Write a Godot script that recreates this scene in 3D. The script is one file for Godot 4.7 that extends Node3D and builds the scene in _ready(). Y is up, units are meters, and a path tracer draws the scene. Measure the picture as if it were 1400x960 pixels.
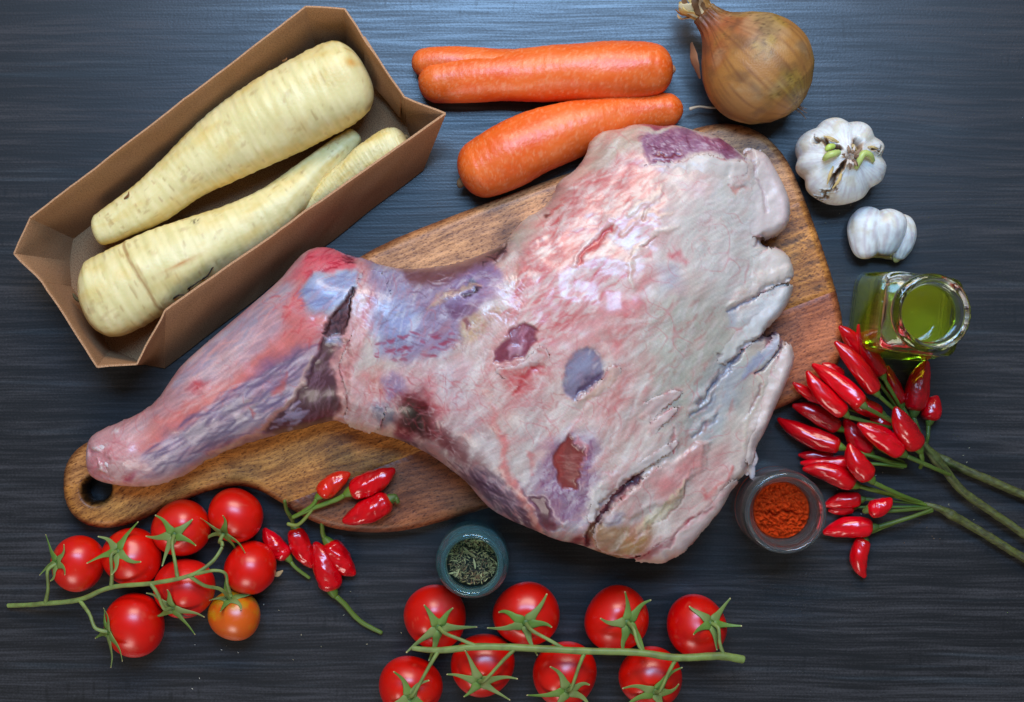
extends Node3D
# A flat-lay of lamb, vegetables and spices on a dark wooden table, seen from straight above.
# y is up, one unit is a metre; at(x, y, h) turns a point measured on the photograph into a place at height h over the table.

const EYE := 0.8
const PX := 0.54 / 1400.0
const BOARD_TOP := 0.016

var org := Vector3.ZERO
var used := {}
var soft_noise := FastNoiseLite.new()
var fine_noise := FastNoiseLite.new()
var cell_noise := FastNoiseLite.new()
var rng := RandomNumberGenerator.new()


func at(x: float, y: float, h := 0.0) -> Vector3:
	var k := PX * (EYE - h) / EYE
	return Vector3((x - 700.0) * k, h, (y - 480.0) * k) - org


func spot(x: float, y: float, h := 0.0) -> Vector3:
	return at(x, y, h) + org


func wide(n: float, h := 0.0) -> float:
	return n * PX * (EYE - h) / EYE


func lin(r: float, g: float, b: float) -> Color:
	return Color(r, g, b).srgb_to_linear()


func numbered(called: String) -> String:
	used[called] = used.get(called, -1) + 1
	return called if used[called] == 0 else "%s_%03d" % [called, used[called]]


func thing(called: String, label: String, category: String, where: Vector3, group := "") -> Node3D:
	var o := Node3D.new()
	o.name = numbered(called)
	add_child(o)
	o.position = where
	org = where
	tag(o, label, category, group)
	return o


func tag(o: Node3D, label: String, category: String, group := "") -> void:
	o.set_meta("label", label)
	o.set_meta("category", category)
	if group:
		o.set_meta("group", group)


func part(called: String, mesh: Mesh, m: Material, parent: Node, where := Vector3.ZERO) -> MeshInstance3D:
	var o := MeshInstance3D.new()
	if parent == self:
		o.name = numbered(called)
	else:
		var key := "%d/%s" % [parent.get_instance_id(), called]
		used[key] = used.get(key, -1) + 1
		o.name = called if used[key] == 0 else "%s_%03d" % [called, used[key]]
	o.mesh = mesh
	o.material_override = m
	o.position = where
	parent.add_child(o, true)
	return o


func skin(rough: float, o := {}) -> StandardMaterial3D:
	var m := StandardMaterial3D.new()
	m.vertex_color_use_as_albedo = true
	m.roughness = rough
	m.metallic_specular = o.get("spec", 0.5)
	if o.has("coat"):
		m.clearcoat_enabled = true
		m.clearcoat = o.coat
		m.clearcoat_roughness = o.get("coat_rough", 0.12)
	if o.has("sss"):
		m.subsurf_scatter_enabled = true
		m.subsurf_scatter_strength = o.sss
	if o.has("relief"):
		m.heightmap_enabled = true
		m.heightmap_texture = o.relief
		m.heightmap_scale = o.get("depth", 0.02)
		m.uv1_triplanar = true
		m.uv1_scale = Vector3.ONE * o.get("tile", 40.0)
	if o.has("fleck"):
		m.albedo_texture = o.fleck
		m.uv1_triplanar = true
		m.uv1_scale = Vector3.ONE * o.get("tile", 40.0)
	if o.has("rough_map"):
		m.roughness_texture = o.rough_map
		m.uv1_triplanar = true
		m.uv1_scale = Vector3.ONE * o.get("tile", 40.0)
	if o.has("glow_through"):
		m.backlight_enabled = true
		m.backlight = o.glow_through
	return m


func noise_image(freq: float, octaves: int, seed_: int, kind := FastNoiseLite.TYPE_SIMPLEX_SMOOTH, size := 512) -> NoiseTexture2D:
	var n := FastNoiseLite.new()
	n.noise_type = kind
	n.frequency = freq
	n.fractal_octaves = octaves
	n.seed = seed_
	var t := NoiseTexture2D.new()
	t.width = size
	t.height = size
	t.seamless = true
	t.noise = n
	return t


# Fine light and dark flecks that tint a surface: paper fibres, skin.
func flecks(freq: float, seed_: int, dark: Color, stretch := 1.0) -> NoiseTexture2D:
	var t := noise_image(freq, 4, seed_)
	var g := Gradient.new()
	g.set_color(0, dark)
	g.set_color(1, Color(1, 1, 1))
	g.add_point(0.35, dark.lerp(Color(1, 1, 1), 0.55))
	g.add_point(0.55, dark.lerp(Color(1, 1, 1), 0.85))
	t.color_ramp = g
	return t


# ---------------------------------------------------------------- meshes

func mesh_of(v: PackedVector3Array, idx: PackedInt32Array, col := PackedColorArray(), uv := PackedVector2Array(), closed := true) -> ArrayMesh:
	if closed:
		var vol := 0.0
		for k in range(0, idx.size(), 3):
			vol += v[idx[k]].dot(v[idx[k + 2]].cross(v[idx[k + 1]]))
		if vol < 0.0:
			for k in range(0, idx.size(), 3):
				var s := idx[k + 1]
				idx[k + 1] = idx[k + 2]
				idx[k + 2] = s
	var n := PackedVector3Array()
	n.resize(v.size())
	for k in range(0, idx.size(), 3):
		var a := idx[k]
		var b := idx[k + 1]
		var c := idx[k + 2]
		var f := (v[c] - v[a]).cross(v[b] - v[a])
		n[a] += f
		n[b] += f
		n[c] += f
	for k in n.size():
		n[k] = n[k].normalized() if n[k].length_squared() > 1e-30 else Vector3.UP
	var arrays := []
	arrays.resize(Mesh.ARRAY_MAX)
	arrays[Mesh.ARRAY_VERTEX] = v
	arrays[Mesh.ARRAY_NORMAL] = n
	if col.size() == v.size():
		arrays[Mesh.ARRAY_COLOR] = col
	if uv.size() == v.size():
		arrays[Mesh.ARRAY_TEX_UV] = uv
	arrays[Mesh.ARRAY_INDEX] = idx
	var m := ArrayMesh.new()
	m.add_surface_from_arrays(Mesh.PRIMITIVE_TRIANGLES, arrays)
	return m


# A tapered body along a smooth path: rad holds a radius for each point of the path.
func sweep(ctrl: Array, rad: Array, nu: int, nv: int, o := {}) -> ArrayMesh:
	var curve := Curve3D.new()
	curve.bake_interval = 0.0006
	for i in ctrl.size():
		var tan_: Vector3 = (ctrl[mini(i + 1, ctrl.size() - 1)] - ctrl[maxi(i - 1, 0)]) / 6.0
		curve.add_point(ctrl[i], -tan_, tan_)
	var length := curve.get_baked_length()
	var offs := []
	for i in ctrl.size():
		offs.append(0.0 if i == 0 else length if i == ctrl.size() - 1 else curve.get_closest_offset(ctrl[i]))
	var cap0: float = maxf(o.get("cap0", 1.0) * rad[0], 1e-5)
	var cap1: float = maxf(o.get("cap1", 1.0) * rad[-1], 1e-5)
	var power: float = o.get("power", 2.2)
	var flat: float = o.get("flat", 1.0)
	var up: Vector3 = o.get("up", Vector3.UP)
	var plain: Color = o.get("c", Color(0.5, 0.5, 0.5))
	var has_def: bool = o.has("def")
	var has_col: bool = o.has("col")
	var v := PackedVector3Array()
	var col := PackedColorArray()
	var idx := PackedInt32Array()
	for i in nu + 1:
		var u := 0.5 - 0.5 * cos(PI * i / nu)
		var s := length * u
		var c := curve.sample_baked(s, true)
		if i == 0 or i == nu:
			v.append(c)
			col.append(o.col.call(u, 0.0, c) if has_col else plain)
			continue
		var e := minf(0.0008, length * 0.02)
		var t := (curve.sample_baked(minf(s + e, length), true) - curve.sample_baked(maxf(s - e, 0.0), true)).normalized()
		var side := t.cross(up).normalized()
		var top := side.cross(t)
		var k := 0
		while k < offs.size() - 2 and s > offs[k + 1]:
			k += 1
		var f := clampf((s - offs[k]) / maxf(offs[k + 1] - offs[k], 1e-6), 0.0, 1.0)
		var r := cubic_interpolate(rad[k], rad[k + 1], rad[maxi(k - 1, 0)], rad[mini(k + 2, rad.size() - 1)], f)
		r = maxf(r, 0.00002)
		if s < cap0:
			r *= pow(1.0 - pow(1.0 - s / cap0, power), 1.0 / power)
		if length - s < cap1:
			r *= pow(maxf(1.0 - pow(1.0 - (length - s) / cap1, power), 1e-6), 1.0 / power)
		for j in nv:
			var a := TAU * j / nv
			var q := r
			if has_def:
				q *= o.def.call(u, a)
			var p := c + (side * cos(a) + top * sin(a) * flat) * q
			v.append(p)
			col.append(o.col.call(u, a, p) if has_col else plain)
	for j in nv:
		var j2 := (j + 1) % nv
		idx.append_array([0, 1 + j, 1 + j2])
		for i in nu - 2:
			var a := 1 + i * nv
			idx.append_array([a + j, a + nv + j, a + nv + j2, a + j, a + nv + j2, a + j2])
		var last := 1 + (nu - 2) * nv
		idx.append_array([last + j, v.size() - 1, last + j2])
	return mesh_of(v, idx, col)


# A turned profile (radius, height); the first and the last point lie on the axis.
func lathe(profile: Array, nv: int, c := Color(1, 1, 1), def = null) -> ArrayMesh:
	var v := PackedVector3Array()
	var col := PackedColorArray()
	var idx := PackedInt32Array()
	var n := profile.size()
	for i in n:
		var p: Vector2 = profile[i]
		if i == 0 or i == n - 1:
			v.append(Vector3(0, p.y, 0))
			continue
		for j in nv:
			var a := TAU * j / nv
			var r := p.x
			if def != null:
				r *= def.call(p.y, a)
			v.append(Vector3(cos(a) * r, p.y, sin(a) * r))
	for i in v.size():
		col.append(c)
	for j in nv:
		var j2 := (j + 1) % nv
		idx.append_array([0, 1 + j, 1 + j2])
		for i in n - 3:
			var a := 1 + i * nv
			idx.append_array([a + j, a + nv + j, a + nv + j2, a + j, a + nv + j2, a + j2])
		var last := 1 + (n - 3) * nv
		idx.append_array([last + j, v.size() - 1, last + j2])
	return mesh_of(v, idx, col)


# Profile corners rounded off by repeated corner cutting, so that glass edges catch light.
func rounded(profile: Array, times := 2) -> Array:
	for k in times:
		var out := [profile[0]]
		for i in range(profile.size() - 1):
			out.append(profile[i].lerp(profile[i + 1], 0.22))
			out.append(profile[i].lerp(profile[i + 1], 0.78))
		out.append(profile[-1])
		profile = out
	return profile


# Signed distance (negative inside) to a polygon on a coarse grid, read between its points.
class Outline:
	var x0: float
	var y0: float
	var nx: int
	var ny: int
	var step: float
	var d := PackedFloat32Array()

	func _init(poly: PackedVector2Array, margin: float, step_: float) -> void:
		step = step_
		var lo := poly[0]
		var hi := poly[0]
		for p in poly:
			lo = lo.min(p)
			hi = hi.max(p)
		x0 = lo.x - margin
		y0 = lo.y - margin
		nx = int((hi.x - lo.x + 2 * margin) / step) + 2
		ny = int((hi.y - lo.y + 2 * margin) / step) + 2
		d.resize(nx * ny)
		var n := poly.size()
		for iy in ny:
			for ix in nx:
				var x := x0 + ix * step
				var y := y0 + iy * step
				var best := 1e12
				var inside := false
				var a := poly[n - 1]
				for k in n:
					var b := poly[k]
					var ex := b.x - a.x
					var ey := b.y - a.y
					var t := clampf(((x - a.x) * ex + (y - a.y) * ey) / (ex * ex + ey * ey + 1e-9), 0.0, 1.0)
					var dx := x - a.x - ex * t
					var dy := y - a.y - ey * t
					best = minf(best, dx * dx + dy * dy)
					if (a.y > y) != (b.y > y) and x < ex * (y - a.y) / (b.y - a.y) + a.x:
						inside = not inside
					a = b
				d[iy * nx + ix] = -sqrt(best) if inside else sqrt(best)

	func of(x: float, y: float) -> float:
		var fx := clampf((x - x0) / step, 0.0, nx - 1.001)
		var fy := clampf((y - y0) / step, 0.0, ny - 1.001)
		var ix := int(fx)
		var iy := int(fy)
		fx -= ix
		fy -= iy
		var i := iy * nx + ix
		return lerpf(lerpf(d[i], d[i + 1], fx), lerpf(d[i + nx], d[i + nx + 1], fx), fy)


func smooth_poly(points: Array, times := 2) -> PackedVector2Array:
	var p := PackedVector2Array(points)
	for k in times:
		var q := PackedVector2Array()
		for i in p.size():
			var b := p[(i + 1) % p.size()]
			q.append(p[i].lerp(b, 0.25))
			q.append(p[i].lerp(b, 0.75))
		p = q
	return p


# A slab over a region of the table given by a distance function; top, bottom and colour are asked for per point.
func slab(lo: Vector2, hi: Vector2, cell: float, plane: float, dist: Callable, top: Callable, bottom: Callable, colour: Callable, shared: bool, uvf = null) -> ArrayMesh:
	var nx := int((hi.x - lo.x) / cell) + 2
	var ny := int((hi.y - lo.y) / cell) + 2
	var sd := PackedFloat32Array()
	sd.resize(nx * ny)
	for iy in ny:
		for ix in nx:
			sd[iy * nx + ix] = dist.call(lo.x + ix * cell, lo.y + iy * cell)
	var up_of := PackedInt32Array()
	var down_of := PackedInt32Array()
	up_of.resize(nx * ny)
	down_of.resize(nx * ny)
	var v := PackedVector3Array()
	var col := PackedColorArray()
	var uv := PackedVector2Array()
	for iy in ny:
		for ix in nx:
			var i := iy * nx + ix
			up_of[i] = -1
			if sd[i] > 1.5 * cell:
				continue
			var x := lo.x + ix * cell
			var y := lo.y + iy * cell
			var d := sd[i]
			if d > 0.0:
				var g := Vector2(dist.call(x + 0.5, y) - dist.call(x - 0.5, y), dist.call(x, y + 0.5) - dist.call(x, y - 0.5))
				if g.length_squared() > 1e-8:
					g = g.normalized() * d
				x -= g.x
				y -= g.y
				d = 0.0
			up_of[i] = v.size()
			var w := at(x, y, plane)
			v.append(Vector3(w.x, top.call(x, y, d, i) - org.y, w.z))
			col.append(colour.call(x, y, d, i))
			if uvf != null:
				uv.append(uvf.call(x, y))
			if shared and sd[i] >= 0.0:
				down_of[i] = up_of[i]
				continue
			down_of[i] = v.size()
			v.append(Vector3(w.x, bottom.call(x, y, d, i) - org.y, w.z))
			col.append(col[-1])
			if uvf != null:
				uv.append(uv[-1])
	var idx := PackedInt32Array()
	var kept := PackedByteArray()
	kept.resize(nx * ny)
	for iy in ny - 1:
		for ix in nx - 1:
			var i := iy * nx + ix
			if up_of[i] < 0 or up_of[i + 1] < 0 or up_of[i + nx] < 0 or up_of[i + nx + 1] < 0:
				continue
			if sd[i] >= 0.0 and sd[i + 1] >= 0.0 and sd[i + nx] >= 0.0 and sd[i + nx + 1] >= 0.0:
				continue
			kept[i] = 1
			idx.append_array([up_of[i], up_of[i + 1], up_of[i + nx + 1], up_of[i], up_of[i + nx + 1], up_of[i + nx]])
			idx.append_array([down_of[i], down_of[i + nx + 1], down_of[i + 1], down_of[i], down_of[i + nx], down_of[i + nx + 1]])
	if not shared:
		# the walls get vertices of their own, so that the edge stays crisp
		for iy in range(1, ny - 1):
			for ix in range(1, nx - 1):
				var i := iy * nx + ix
				if not kept[i]:
					continue
				for e in [[i - nx, i + 1, i], [i + nx, i + nx, i + nx + 1], [i - 1, i, i + nx], [i + 1, i + nx + 1, i + 1]]:
					if kept[e[0]]:
						continue
					var base := v.size()
					for q in [up_of[e[1]], up_of[e[2]], down_of[e[2]], down_of[e[1]]]:
						v.append(v[q])
						col.append(col[q])
						if uvf != null:
							uv.append(uv[q])
					idx.append_array([base, base + 1, base + 2, base, base + 2, base + 3])
	return mesh_of(v, idx, col, uv)


func _ready() -> void:
	# camera, light, exposure
	var cam := Camera3D.new()
	cam.name = "camera"
	cam.fov = rad_to_deg(2.0 * atan(0.5 * 0.54 * 702.0 / 1024.0 / EYE))
	cam.near = 0.05
	cam.far = 30.0
	cam.position = Vector3(0, EYE, 0)
	cam.rotation_degrees = Vector3(-90, 0, 0)
	add_child(cam)
	cam.current = true
	var env := Environment.new()
	env.background_mode = Environment.BG_COLOR
	env.background_color = Color(0.61, 0.60, 0.585)
	env.background_energy_multiplier = 0.33
	env.tonemap_mode = Environment.TONE_MAPPER_LINEAR
	env.tonemap_exposure = 1.10
	env.sdfgi_enabled = true
	env.ssao_enabled = true
	env.ssil_enabled = true
	var we := WorldEnvironment.new()
	we.name = "surroundings"
	we.environment = env
	add_child(we)
	# the tall window beyond the top of the frame
	# blue sky in its upper panes, bright haze in its lower ones
	window_light("window_sky", Vector3(0.03, 1.20, -0.51), Vector2(0.66, 0.30), Color(0.59, 0.79, 1.0), 1.5)
	window_light("window_haze", Vector3(0.01, 0.92, -0.97), Vector2(0.80, 0.42), Color(1.0, 0.935, 0.86), 1.2)
	# a smaller, weaker window behind the photographer
	window_light("far_window_daylight", Vector3(-0.45, 0.85, 1.35), Vector2(0.6, 0.6), Color(1.0, 0.96, 0.92), 0.85)

	soft_noise.frequency = 1.0
	soft_noise.fractal_octaves = 4
	soft_noise.seed = 7
	fine_noise.frequency = 1.0
	fine_noise.fractal_type = FastNoiseLite.FRACTAL_NONE
	fine_noise.seed = 21
	cell_noise.noise_type = FastNoiseLite.TYPE_CELLULAR
	cell_noise.frequency = 1.0
	cell_noise.fractal_type = FastNoiseLite.FRACTAL_NONE
	cell_noise.seed = 3
	rng.seed = 11

	table()
	chopping_board()
	lamb()
	carton()
	parsnips()
	carrots()
	onion()
	garlic()
	oil_jar()
	spice_jars()
	chilli_sprays()
	loose_chillies()
	tomatoes()
	crumbs()


func window_light(called: String, where: Vector3, size: Vector2, c: Color, energy: float) -> void:
	var l := AreaLight3D.new()
	l.name = called
	l.area_size = size
	l.light_color = c
	l.light_energy = energy
	l.area_range = 6.0
	l.shadow_enabled = true
	l.position = where
	add_child(l)
	l.look_at_from_position(where, Vector3(0, 0, 0.02), Vector3.UP)


# ---------------------------------------------------------------- table and board

func grain_images(w: int, h: int) -> Array:
	var colour := PackedByteArray()
	var gloss := PackedByteArray()
	colour.resize(w * h * 3)
	gloss.resize(w * h)
	var n := FastNoiseLite.new()
	n.seed = 5
	n.frequency = 1.0
	n.fractal_octaves = 3
	var f := FastNoiseLite.new()
	f.seed = 9
	f.frequency = 1.0
	f.fractal_type = FastNoiseLite.FRACTAL_NONE
	for y in h:
		var v := float(y) / h
		for x in w:
			var u := float(x) / w
			# the grain runs sideways, bends round a few long eyes and is broken by short cross ticks
			var bend := 0.006 * f.get_noise_2d(u * 1.3, v * 2.0) + 0.0014 * f.get_noise_2d(u * 7.0 + 9.0, v * 9.0)
			var eye := Vector2((u - 0.93) / 0.19, (v - 0.30) / 0.085)
			bend += 0.035 * exp(-eye.length_squared()) * signf(eye.y) * (1.0 - exp(-absf(eye.y) * 3.0))
			var g := v + bend
			var broad := n.get_noise_2d(u * 1.1, g * 24.0)
			var line := f.get_noise_2d(u * 4.5 + 3.0, g * 95.0)
			var thin := f.get_noise_2d(u * 15.0, g * 330.0)
			var speck := f.get_noise_2d(u * 420.0, v * 420.0)
			var tick := maxf(0.0, f.get_noise_2d(u * 170.0, g * 24.0) - 0.45) * maxf(0.0, f.get_noise_2d(u * 3.0 + 40.0, v * 14.0) - 0.15)
			var t := 0.5 + 0.28 * broad + 0.34 * line + 0.42 * thin + 0.26 * speck - 1.2 * tick - 0.9 * maxf(0.0, f.get_noise_2d(u * 6.0 + 80.0, g * 150.0) - 0.5)
			var scuff := maxf(0.0, n.get_noise_2d(u * 3.0 + 60.0, g * 40.0) - 0.30) * 1.6
			t = clampf(t, 0.0, 1.0)
			var i := (y * w + x) * 3
			colour[i] = int(clampf(lerpf(19.0, 62.0, t) + scuff * 12.0, 0, 255))
			colour[i + 1] = int(clampf(lerpf(19.0, 61.0, t) + scuff * 20.0, 0, 255))
			colour[i + 2] = int(clampf(lerpf(20.0, 63.0, t) + scuff * 24.0, 0, 255))
			gloss[y * w + x] = int(clampf(150.0 - 75.0 * (t - 0.5), 0, 255))
	return [Image.create_from_data(w, h, false, Image.FORMAT_RGB8, colour), Image.create_from_data(w, h, false, Image.FORMAT_L8, gloss)]


func table() -> void:
	org = Vector3.ZERO
	var images := grain_images(1536, 1056)
	var m := StandardMaterial3D.new()
	m.albedo_texture = ImageTexture.create_from_image(images[0])
	m.roughness_texture = ImageTexture.create_from_image(images[1])
	m.roughness_texture_channel = BaseMaterial3D.TEXTURE_CHANNEL_RED
	m.roughness = 0.57
	m.metallic_specular = 0.5
	m.heightmap_enabled = true
	m.heightmap_texture = m.roughness_texture
	m.heightmap_flip_texture = true
	m.heightmap_scale = 0.012
	# one board of the table: a wide slab with eased edges
	var hx := 0.80
	var hz := 0.55
	var v := PackedVector3Array()
	var uv := PackedVector2Array()
	var idx := PackedInt32Array()
	var ring := [[0.004, 0.0], [0.0012, -0.0012], [0.0, -0.004], [0.0, -0.028]]
	for r in ring:
		for c in [Vector2(-1, -1), Vector2(1, -1), Vector2(1, 1), Vector2(-1, 1)]:
			var p := Vector3(c.x * (hx - r[0]), r[1], c.y * (hz - r[0]))
			v.append(p)
			uv.append(Vector2(p.x / 0.62 + 0.5, p.z / 0.426 + 0.5))
	idx.append_array([0, 1, 2, 0, 2, 3])
	for k in 3:
		for c in 4:
			var a := k * 4 + c
			var b := k * 4 + (c + 1) % 4
			idx.append_array([a, a + 4, b + 4, a, b + 4, b])
	idx.append_array([12, 14, 13, 12, 15, 14])
	var flat := PackedVector3Array()
	var fuv := PackedVector2Array()
	var order := PackedInt32Array()
	for k in idx:
		order.append(flat.size())
		flat.append(v[k])
		fuv.append(uv[k])
	var o := part("table", mesh_of(flat, order, PackedColorArray(), fuv), m, self)
	tag(o, "dark blue-grey wooden table top with fine sideways grain under all the food", "table")
	o.set_meta("kind", "structure")


func wood_image(w: int, h: int, seed_: int) -> ImageTexture:
	var data := PackedByteArray()
	data.resize(w * h * 3)
	var f := FastNoiseLite.new()
	f.seed = seed_
	f.frequency = 1.0
	f.fractal_type = FastNoiseLite.FRACTAL_NONE
	var n := FastNoiseLite.new()
	n.seed = seed_ + 1
	n.frequency = 1.0
	n.fractal_octaves = 3
	for y in h:
		var v := float(y) / h
		for x in w:
			var u := float(x) / w
			var g := v + 0.03 * f.get_noise_2d(u * 4.0, v * 3.0)
			var broad := n.get_noise_2d(u * 3.0, g * 9.0)
			var line := f.get_noise_2d(u * 14.0, g * 70.0)
			var pore := maxf(0.0, f.get_noise_2d(u * 90.0, g * 260.0 + 7.0) - 0.28)
			var stain := maxf(0.0, n.get_noise_2d(u * 5.0 + 20.0, v * 7.0) - 0.18)
			var fleck := f.get_noise_2d(u * 260.0, v * 190.0)
			var t := clampf(0.70 + 0.34 * broad + 0.24 * line + 0.10 * fleck - pore * 1.1 - stain * 0.7, 0.0, 1.0)
			var i := (y * w + x) * 3
			data[i] = int(lerpf(110.0, 255.0, t))
			data[i + 1] = int(lerpf(88.0, 250.0, t))
			data[i + 2] = int(lerpf(74.0, 238.0, t))
	return ImageTexture.create_from_image(Image.create_from_data(w, h, false, Image.FORMAT_RGB8, data))


func chopping_board() -> void:
	var t := thing("chopping_board", "brown wooden chopping board with a rounded handle and hanging hole under the lamb", "chopping board", spot(640, 450))
	var poly := smooth_poly([Vector2(81, 650), Vector2(84, 690), Vector2(104, 717), Vector2(140, 726), Vector2(185, 716), Vector2(232, 692), Vector2(290, 669), Vector2(335, 664),
		Vector2(372, 682), Vector2(418, 713), Vector2(468, 729), Vector2(540, 731), Vector2(610, 714), Vector2(800, 655), Vector2(960, 600), Vector2(1075, 558), Vector2(1140, 522), Vector2(1160, 470),
		Vector2(1148, 395), Vector2(1092, 238), Vector2(1062, 192), Vector2(1022, 168), Vector2(975, 166), Vector2(920, 184), Vector2(780, 234), Vector2(620, 292), Vector2(490, 345), Vector2(400, 420),
		Vector2(300, 520), Vector2(200, 575), Vector2(118, 602), Vector2(92, 622)], 2)
	var edge := Outline.new(poly, 20.0, 4.0)
	var hole := smooth_poly([Vector2(112, 670), Vector2(119, 686), Vector2(132, 688), Vector2(148, 679), Vector2(151, 662), Vector2(139, 650), Vector2(121, 653)], 2)
	var gap := Outline.new(hole, 40.0, 2.0)
	var along := Vector2(0.9325, -0.361)
	var across := Vector2(0.361, 0.9325)
	var grain := wood_image(1024, 512, 31)
	var tints := [lin(0.92, 0.67, 0.455), lin(0.92, 0.63, 0.32), lin(0.83, 0.50, 0.32)]
	var bands := [[-2000.0, 652.0], [652.0, 783.0], [783.0, 3000.0]]
	for k in 3:
		var m := skin(0.46, {"spec": 0.45})
		m.albedo_texture = grain
		m.uv1_offset = Vector3(0.13 + 0.37 * k, 0.21 * k, 0)
		m.heightmap_enabled = true
		m.heightmap_texture = grain
		m.heightmap_scale = 0.012
		var a0: float = bands[k][0]
		var a1: float = bands[k][1]
		var dist := func(x: float, y: float) -> float:
			var s := x * across.x + y * across.y
			var d := maxf(edge.of(x, y), maxf(a0 - s, s - a1))
			if x < 200.0:
				d = maxf(d, -gap.of(x, y))
			return d
		var rim := func(x: float, y: float) -> float:
			var d := edge.of(x, y)
			return maxf(d, -gap.of(x, y) * 2.0) if x < 200.0 else d
		var top := func(x: float, y: float, d: float, i: int) -> float:
			var q := clampf(-rim.call(x, y) / 14.0, 0.0, 1.0)
			var joint := 0.0003 if d > -1.6 and edge.of(x, y) < -3.0 else 0.0
			return BOARD_TOP - 0.0065 * (1.0 - sqrt(1.0 - (1.0 - q) * (1.0 - q))) - joint + 0.00012 * soft_noise.get_noise_2d(x * 0.02, y * 0.02)
		var bottom := func(x: float, y: float, d: float, i: int) -> float:
			var q := clampf(-rim.call(x, y) / 10.0, 0.0, 1.0)
			return 0.0004 + 0.004 * (1.0 - sqrt(1.0 - (1.0 - q) * (1.0 - q)))
		var tint: Color = tints[k]
		var colour := func(x: float, y: float, d: float, i: int) -> Color:
			var c := tint
			var n := soft_noise.get_noise_2d(x * 0.006 + 3.0, y * 0.008)
			c = c.lerp(lin(0.38, 0.22, 0.14), clampf(n * 1.0, 0.0, 0.45))
			if x > 1000.0 and k == 1:
				var s := (x * along.x + y * along.y) * 0.02
				var b := (x * across.x + y * across.y) * 0.11
				c = c.lerp(lin(0.27, 0.15, 0.09), clampf(1.6 * soft_noise.get_noise_2d(s, b) + 0.05, 0.0, 0.8))
			if x < 900.0 and k == 2:
				c = c.lerp(lin(0.36, 0.24, 0.15), 0.45 * smoothstep(900.0, 500.0, x))
			if x < 220.0:
				# the scorched ring round the hole, and the honey-coloured tip
				c = c.lerp(lin(0.78, 0.54, 0.26), 0.65 * smoothstep(170.0, 110.0, x))
				c = c.lerp(lin(0.08, 0.05, 0.04), 0.93 * smoothstep(7.0, 2.0, gap.of(x, y) + 2.5 * soft_noise.get_noise_2d(x * 0.1, y * 0.1)))
			c = c.lerp(lin(0.50, 0.26, 0.18), 0.5 * smoothstep(-12.0, -2.0, edge.of(x, y)))
			return c
		var uvf := func(x: float, y: float) -> Vector2:
			return Vector2((x * along.x + y * along.y) / 760.0, (x * across.x + y * across.y) / 420.0)
		part("stave", slab(Vector2(70, 155), Vector2(1170, 740), 3.0, BOARD_TOP, dist, top, bottom, colour, false, uvf), m, t)


# ---------------------------------------------------------------- the shoulder of lamb
# A thick sheet of meat over a traced outline; dab() kneads colour and relief into it patch by patch.

const CELL := 1.5
var lx0 := 100.0
var ly0 := 155.0
var lnx := 0
var lny := 0
var inside := PackedByteArray()
var lift := PackedFloat32Array()
var red := PackedFloat32Array()
var green := PackedFloat32Array()
var blue := PackedFloat32Array()
var warp_x := PackedFloat32Array()
var warp_y := PackedFloat32Array()
var mottle := PackedFloat32Array()


# w < 0: a filled patch; else a line that many pixels to each side, thinning to its ends.
func dab(points: Array, w: float, c: Color, amount: float, soft: float, mot := 0.0, dh := 0.0, wander := 1.0) -> void:
	var fill := w < 0.0
	if not fill and dh > 0.0:
		dh *= 0.5
	if fill and soft >= 8.0:
		soft *= 1.5
	var p := PackedVector2Array(points)
	var lo := p[0]
	var hi := p[0]
	for q in p:
		lo = lo.min(q)
		hi = hi.max(q)
	var reach := absf(w) + soft + 12.0 * wander + 1.0
	var ax := maxi(0, int((lo.x - reach - lx0) / CELL))
	var bx := mini(lnx - 1, int((hi.x + reach - lx0) / CELL))
	var ay := maxi(0, int((lo.y - reach - ly0) / CELL))
	var by := mini(lny - 1, int((hi.y + reach - ly0) / CELL))
	var n := p.size()
	var first := n - 1 if fill else 0
	for iy in range(ay, by + 1):
		for ix in range(ax, bx + 1):
			var i := iy * lnx + ix
			if not inside[i]:
				continue
			var x := lx0 + ix * CELL + warp_x[i] * wander
			var y := ly0 + iy * CELL + warp_y[i] * wander
			var best := 1e12
			var within := false
			var along := 0.0
			var a := p[first]
			for k in range(0 if fill else 1, n):
				var b := p[k]
				var ex := b.x - a.x
				var ey := b.y - a.y
				var t := clampf(((x - a.x) * ex + (y - a.y) * ey) / (ex * ex + ey * ey + 1e-6), 0.0, 1.0)
				var dx := x - a.x - ex * t
				var dy := y - a.y - ey * t
				var dd := dx * dx + dy * dy
				if dd < best:
					best = dd
					along = (k - 1 + t) / maxf(n - 1, 1)
				if fill and (a.y > y) != (b.y > y) and x < ex * (y - a.y) / ey + a.x:
					within = not within
				a = b
			var d := sqrt(best)
			var s := 0.0
			if fill:
				s = smoothstep(soft, -soft, -d if within else d)
			else:
				var ww := w * (1.0 - pow(absf(along * 2.0 - 1.0), 4.0) * 0.75)
				s = smoothstep(ww + soft, maxf(ww - soft, 0.0), d)
			if s <= 0.001:
				continue
			lift[i] += dh * s
			var f := clampf(amount * s * (1.0 - mot + mot * 2.0 * mottle[i]), 0.0, 1.0)
			red[i] += (c.r - red[i]) * f
			green[i] += (c.g - green[i]) * f
			blue[i] += (c.b - blue[i]) * f


func punch(v: float, mean: float) -> float:
	return clampf(0.955 * (0.62 + (mean + (v - mean) * 1.12 - 0.62) * 1.12), 0.02, 0.9)


func V(list: Array) -> Array:
	var out := []
	for k in range(0, list.size(), 2):
		out.append(Vector2(list[k], list[k + 1]))
	return out


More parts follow.
